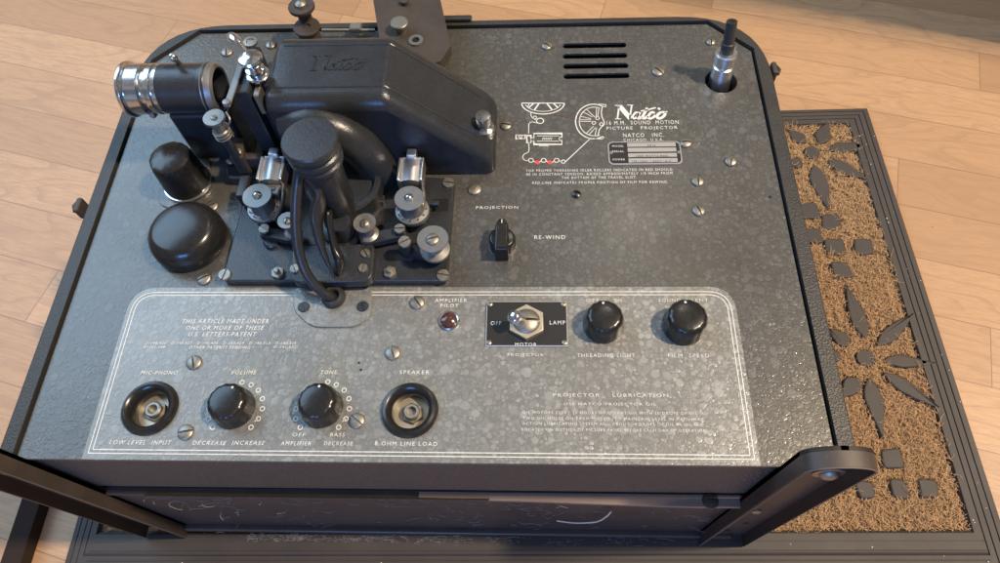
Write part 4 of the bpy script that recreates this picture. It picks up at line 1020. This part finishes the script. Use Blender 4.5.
# ================================================================== sound lamp housing with big cap, fins, cable
tq = P(309, 139, 87)
bx, by = tq.x, tq.y
bm = BM(); lathe(bm, [(17, ZB), (17, ZB+3), (12, ZB+5), (9.6, 24), (10.6, 26), (11.2, 30), (11.8, 66), (11.8, 70), (0, 70)], 56)
sl = part('sound_lamp_housing', bm, 'blackgloss', pj, loc=(bx, by, 0))
bm = BM(); lathe(bm, [(12.6, 69), (14.4, 69.6), (14.6, 72), (13.4, 73), (13.4, 75), (14.8, 75.8), (14.8, 78.5), (13.6, 79.4), (13.6, 81), (15.2, 82), (15.6, 84), (15.4, 86.4), (14.6, 87.3), (0, 87.6)], 72); part('lamp_cap', bm, 'casting', sl, loc=(bx, by, 0))
bm = BM(); tube(bm, catmull([Vector((bx-9, by-7, 66)), P(318, 195, 52), P(317, 222, 38), P(322, 248, 26), P(334, 277, 13.5)], 8), [5.5, 5.5, 5.6, 5.7, 5.8, 5.9, 6, 6, 6, 6, 6, 6, 6, 5.9, 5.8, 5.7, 5.6, 5.4, 5.2, 5, 4.8, 4.6, 4.4, 4.1, 3.8, 3.5, 3.2, 2.9, 2.5, 2.1, 1.7, 1.3, 1.0], 18, .6); part('fin', bm, 'blackgloss', sl, smooth=60)
bm = BM(); tube(bm, catmull([P(329, 210, 40), P(330, 225, 34), P(335, 248, 24), P(340, 262, 18), P(339, 275, 13.5)], 8), [2.4, 3.2, 3.6, 3.8, 3.8, 3.9, 4, 4, 4, 4, 4.1, 4.2, 4.4, 4.6, 4.8, 5, 5.3, 5.6, 5.9, 6.2, 6.4, 6.5, 6.4, 6.2, 5.9, 5.5, 5.0, 4.5, 4, 3.4, 2.8, 2.2, 1.5], 18, .5); part('fin', bm, 'bakelite', sl, smooth=60)
bm = BM(); a = P(345, 226, 20); lathe(bm, [(10, ZB), (10, 12), (7.5, 14), (7.2, 26), (6.6, 27), (0, 27)], 36); part('sound_drum', bm, 'casting', sl, loc=(P(347, 240, ZB).x, P(347, 240, ZB).y, 0))
# cable
q = P(333.5, 297, 3)
bm = BM(); o = [P(295, 289)[:2], P(372, 289)[:2], P(372, 314)[:2], P(358, 328)[:2], P(312, 328)[:2], P(295, 312)[:2]]
prism(bm, rpoly(o, [2, 2, 12, 16, 16, 12]), .2, 1.6, .4, 2); cp = part('cable_plate', bm, 'border', pj)
for x, y in ((303.5, 306.5), (362.5, 306)): screw(x, y, 5.6, cp, 1.6, None, 1.2, 'casting', 'flat')
bm = BM(); lathe(bm, [(7.2, 1.6), (7.4, 3), (6.9, 5), (5.6, 6.2), (4.2, 6), (3.2, 4.6), (3.0, 2), (0, 2)], 40); part('grommet', bm, 'rubber', cp, loc=(q.x, q.y, 0))
bm = BM(); cp_ = catmull([P(302, 150, 74), P(299, 172, 70), P(296, 200, 58), P(296, 230, 44), P(300, 256, 31), P(308, 276, 21), P(321, 291, 12), P(330, 296.5, 7), P(334, 298, 1)], 8)
tube(bm, cp_, 3.0, 20); part('cable', bm, 'blackgloss', pj, smooth=60)

# ================================================================== reel arm and top rollers
bm = BM(); zA = 20.
o = [P(383, 62, zA)[:2], P(440, 62, zA)[:2], P(451, 45, zA)[:2], P(430, -45, zA)[:2], P(366, -45, zA)[:2]]
prism(bm, rpoly(o, [3, 5, 3, 3, 3]), zA-9, zA, .6, 2); ra = part('reel_arm', bm, 'iron', pj)
q = P(399, 21.5, zA+8); bm = BM(); lathe(bm, [(4.2, zA), (4.2, zA+5), (6.2, zA+5.4), (6.4, zA+7.4), (5.8, zA+8), (0, zA+8.3)], 36); part('arm_pin', bm, 'nickel', ra, loc=(q.x, q.y, 0))
q = P(416, 41, zA); bm = BM(); lathe(bm, [(2.6, zA+.3), (2.7, zA+1.4), (5.2, zA+1.4), (5.5, zA)], 32); part('bushing', bm, 'satin', ra, loc=(q.x, q.y, 0))
bm = BM(); lathe(bm, [(2.6, zA+.2), (0, zA+.2)], 20); part('hole', bm, 'dark', ra, loc=(q.x, q.y, 0))
q = P(404, 0, zA+3); bm = BM(); lathe(bm, [(3, zA), (3, zA+3), (0, zA+3.4)], 20); part('screw', bm, 'iron', ra, loc=(q.x, q.y, 0))
q = P(301, 5, 34); bm = BM(); lathe(bm, [(5, 2), (5, 30), (9.4, 31.5), (9.6, 33), (9.2, 34), (0, 34)], 44); lathe(bm, [(4.2, 34), (3.8, 35.6), (2, 36.8), (0, 37)], 24); tr = part('reel_roller', bm, 'iron', pj, loc=(q.x, q.y, 0))
bm = BM(); lathe(bm, [(4.3, 34.1), (3.9, 35.8), (2.1, 37), (0, 37.3)], 24); part('rivet', bm, 'nickel', tr, loc=(q.x, q.y, 0))
q = P(306.5, 26.5, 22); bm = BM(); lathe(bm, [(8, 2), (8, 20), (9.6, 20.6), (9.8, 22), (9.4, 22.6), (3, 22.6), (2.8, 21), (0, 21)], 44); part('reel_roller', bm, 'iron', pj, loc=(q.x, q.y, 0))
bm = BM(); a = P(322, 30, 7); b = P(375, 30, 7); tube(bm, [a, b], 1.4, 8); box(bm, tuple(P(356, 28, 7)), (9, 7, 5), .8, 1); part('latch_rod', bm, 'nickel', case)

# ================================================================== LOOSE THINGS
def strand(bm, p, ln, w, curl):
    a = random.uniform(0, 6.28); pts = [Vector(p)]; c = random.uniform(-curl, curl)
    for k in range(7): a += c/3+random.uniform(-.25, .25); pts.append(pts[-1]+Vector((math.cos(a), math.sin(a)*.35, .15*math.sin(a*2)))*ln/7)
    tube(bm, pts, w, 4)
bm = BM()
for k in range(150):
    x = random.uniform(-190, 190) if random.random() < .6 else random.uniform(-40, 180); z = -82+random.random()**1.5*-116; strand(bm, (x, -4.6 if z > -190 else -11, z), random.uniform(4, 16), .11, 1.4)
for k in range(22): strand(bm, (random.uniform(-185, -130), -5, random.uniform(-130, -84)), random.uniform(8, 26), .14, 1.4)
# fluff along the foot of the case and on the mat border
for c_ in range(70):
    cx_ = random.uniform(-170, 170); 
    if random.random() < .55: cx_ = random.uniform(-170, -40)
    for k in range(random.randint(2, 9)): strand(bm, (cx_+random.gauss(0, 3.5), random.uniform(-14, -9.5), ZM+.4+random.random()*.8), random.uniform(2, 9), random.uniform(.06, .12), 2.4)
tag(part('lint', bm, 'lint', smooth=0), 'grey white lint and hairs caught along the front foot of the projector case', 'lint', kind='stuff')
bm = BM(); q = [PYy(x, y, -8) for x, y in ((557, 521), (575, 523), (596, 522), (606, 517), (611, 512))]; tube(bm, catmull(q, 5), .5, 8)
tag(part('thread', bm, 'thread'), 'curled cream thread stuck to the dark lower front of the projector case', 'thread')
# specks scattered on the rubber mat border
bm = BM()
for k in range(40):
    x, y = random.uniform(399, 418), random.uniform(-40, 410)
    if k > 22: x, y = random.uniform(-250, 380), random.uniform(-50, -14)
    r_ = bmesh.ops.create_icosphere(bm, subdivisions=1, radius=random.uniform(.25, .7)); bmesh.ops.translate(bm, vec=(*mr((x, y)), ZM+.4), verts=r_['verts'])
tag(part('crumbs', bm, 'thread', smooth=0), 'tiny pale crumbs scattered on the rubber border of the doormat', 'crumbs', kind='stuff')
bm = BM(); box(bm, (-348, -60, ZF+7), (17, 260, 14), 1.5, 2)  # plain dark bar for an unidentified object
tag(part('batten', bm, 'blackwood'), 'dark brown batten lying on the floor left of the doormat', 'batten')
# unseen cabinet, added outside the picture so that its shade falls across the far floor
cb_ = thing('cabinet', (900, 700, ZF), 'brown wooden cabinet standing to the right behind the doormat', 'cabinet')
bm = BM(); RZ = Matrix.Translation((640, 524, 0)) @ Matrix.Rotation(R(-15.5), 4, 'Z')
box(bm, (300, 200, ZF+420), (600, 400, 800), 3, 2, RZ); part('carcass', bm, 'cabinet', cb_)
for k in range(2):
    bm = BM(); box(bm, (155+k*290, -6, ZF+420), (280, 14, 740), 3, 2, RZ); d_ = part('door', bm, 'cabinet', cb_)
    bm = BM(); lathe(bm, [(6, 0), (5, 12), (11, 18), (10, 24), (0, 26)], 20, RZ @ Matrix.Translation((265+k*70, -13, ZF+430)) @ Matrix.Rotation(R(90), 4, 'X')); part('handle', bm, 'brass', d_)

# ================================================================== LIGHT
w = bpy.data.worlds.new('World'); sc.world = w; w.use_nodes = True; nt = w.node_tree; bg = nt.nodes['Background']
tc = N(nt, 'ShaderNodeTexCoord'); sp = N(nt, 'ShaderNodeSeparateXYZ'); L(nt, tc.outputs['Generated'], sp.inputs[0])
f1 = N(nt, 'ShaderNodeMapRange'); L(nt, mth(nt, 'ADD', mth(nt, 'MULTIPLY', sp.outputs[0], .6), mth(nt, 'MULTIPLY', sp.outputs[1], .8)), f1.inputs[0]); f1.inputs[1].default_value = -1; f1.inputs[2].default_value = 1
c = mixc(nt, (.40,.44,.50), (.56,.47,.38), f1.outputs[0])
n1 = noise(nt, tc.outputs['Generated'], 2.2, 2, .5)
c = mixc(nt, c, (.10,.09,.08), ramp(nt, n1, [(.42,(0,0,0)),(.56,(.8,.8,.8))]))
L(nt, c, bg.inputs['Color']); bg.inputs['Strength'].default_value = .86
def area(name, loc, target, size, power, color, sy=None):
    l = bpy.data.lights.new(name, 'AREA'); l.energy = power; l.use_shadow = True; l.color = color; l.size = size*K
    if sy: l.shape = 'RECTANGLE'; l.size_y = sy*K
    o = bpy.data.objects.new(name, l); col.objects.link(o); o.location = Vector(loc)*K
    o.rotation_euler = (Vector(target)-Vector(loc)).to_track_quat('-Z', 'Y').to_euler(); return o
tgt = Vector((60, 130, 0)); 
area('key_lamp', Vector((2230, 100, 3250)), tgt, 210, 208, (1, .80, .59))
area('window', (-1500, 1050, 1500), (-100, 150, 0), 1500, 34, (.44, .70, 1), 1300)
area('low_window', (-350, -1900, 980), (-50, 100, 0), 800, 24, (.12, .36, 1), 350)
sp_ = P(632, 222); v = (CAM-sp_).normalized(); rdir = Vector((-v.x, -v.y, v.z))
area('ceiling_lamp', sp_+rdir*2200, sp_, 30, 2.4, (1, .9, .78))

# ================================================================== RENDER
sc.render.engine = 'CYCLES'; sc.cycles.samples = 160; sc.cycles.use_denoising = True
sc.render.resolution_x = 1024; sc.render.resolution_y = 577
sc.view_settings.view_transform = 'Standard'; sc.view_settings.look = 'None'; sc.view_settings.exposure = 0; sc.view_settings.gamma = 1
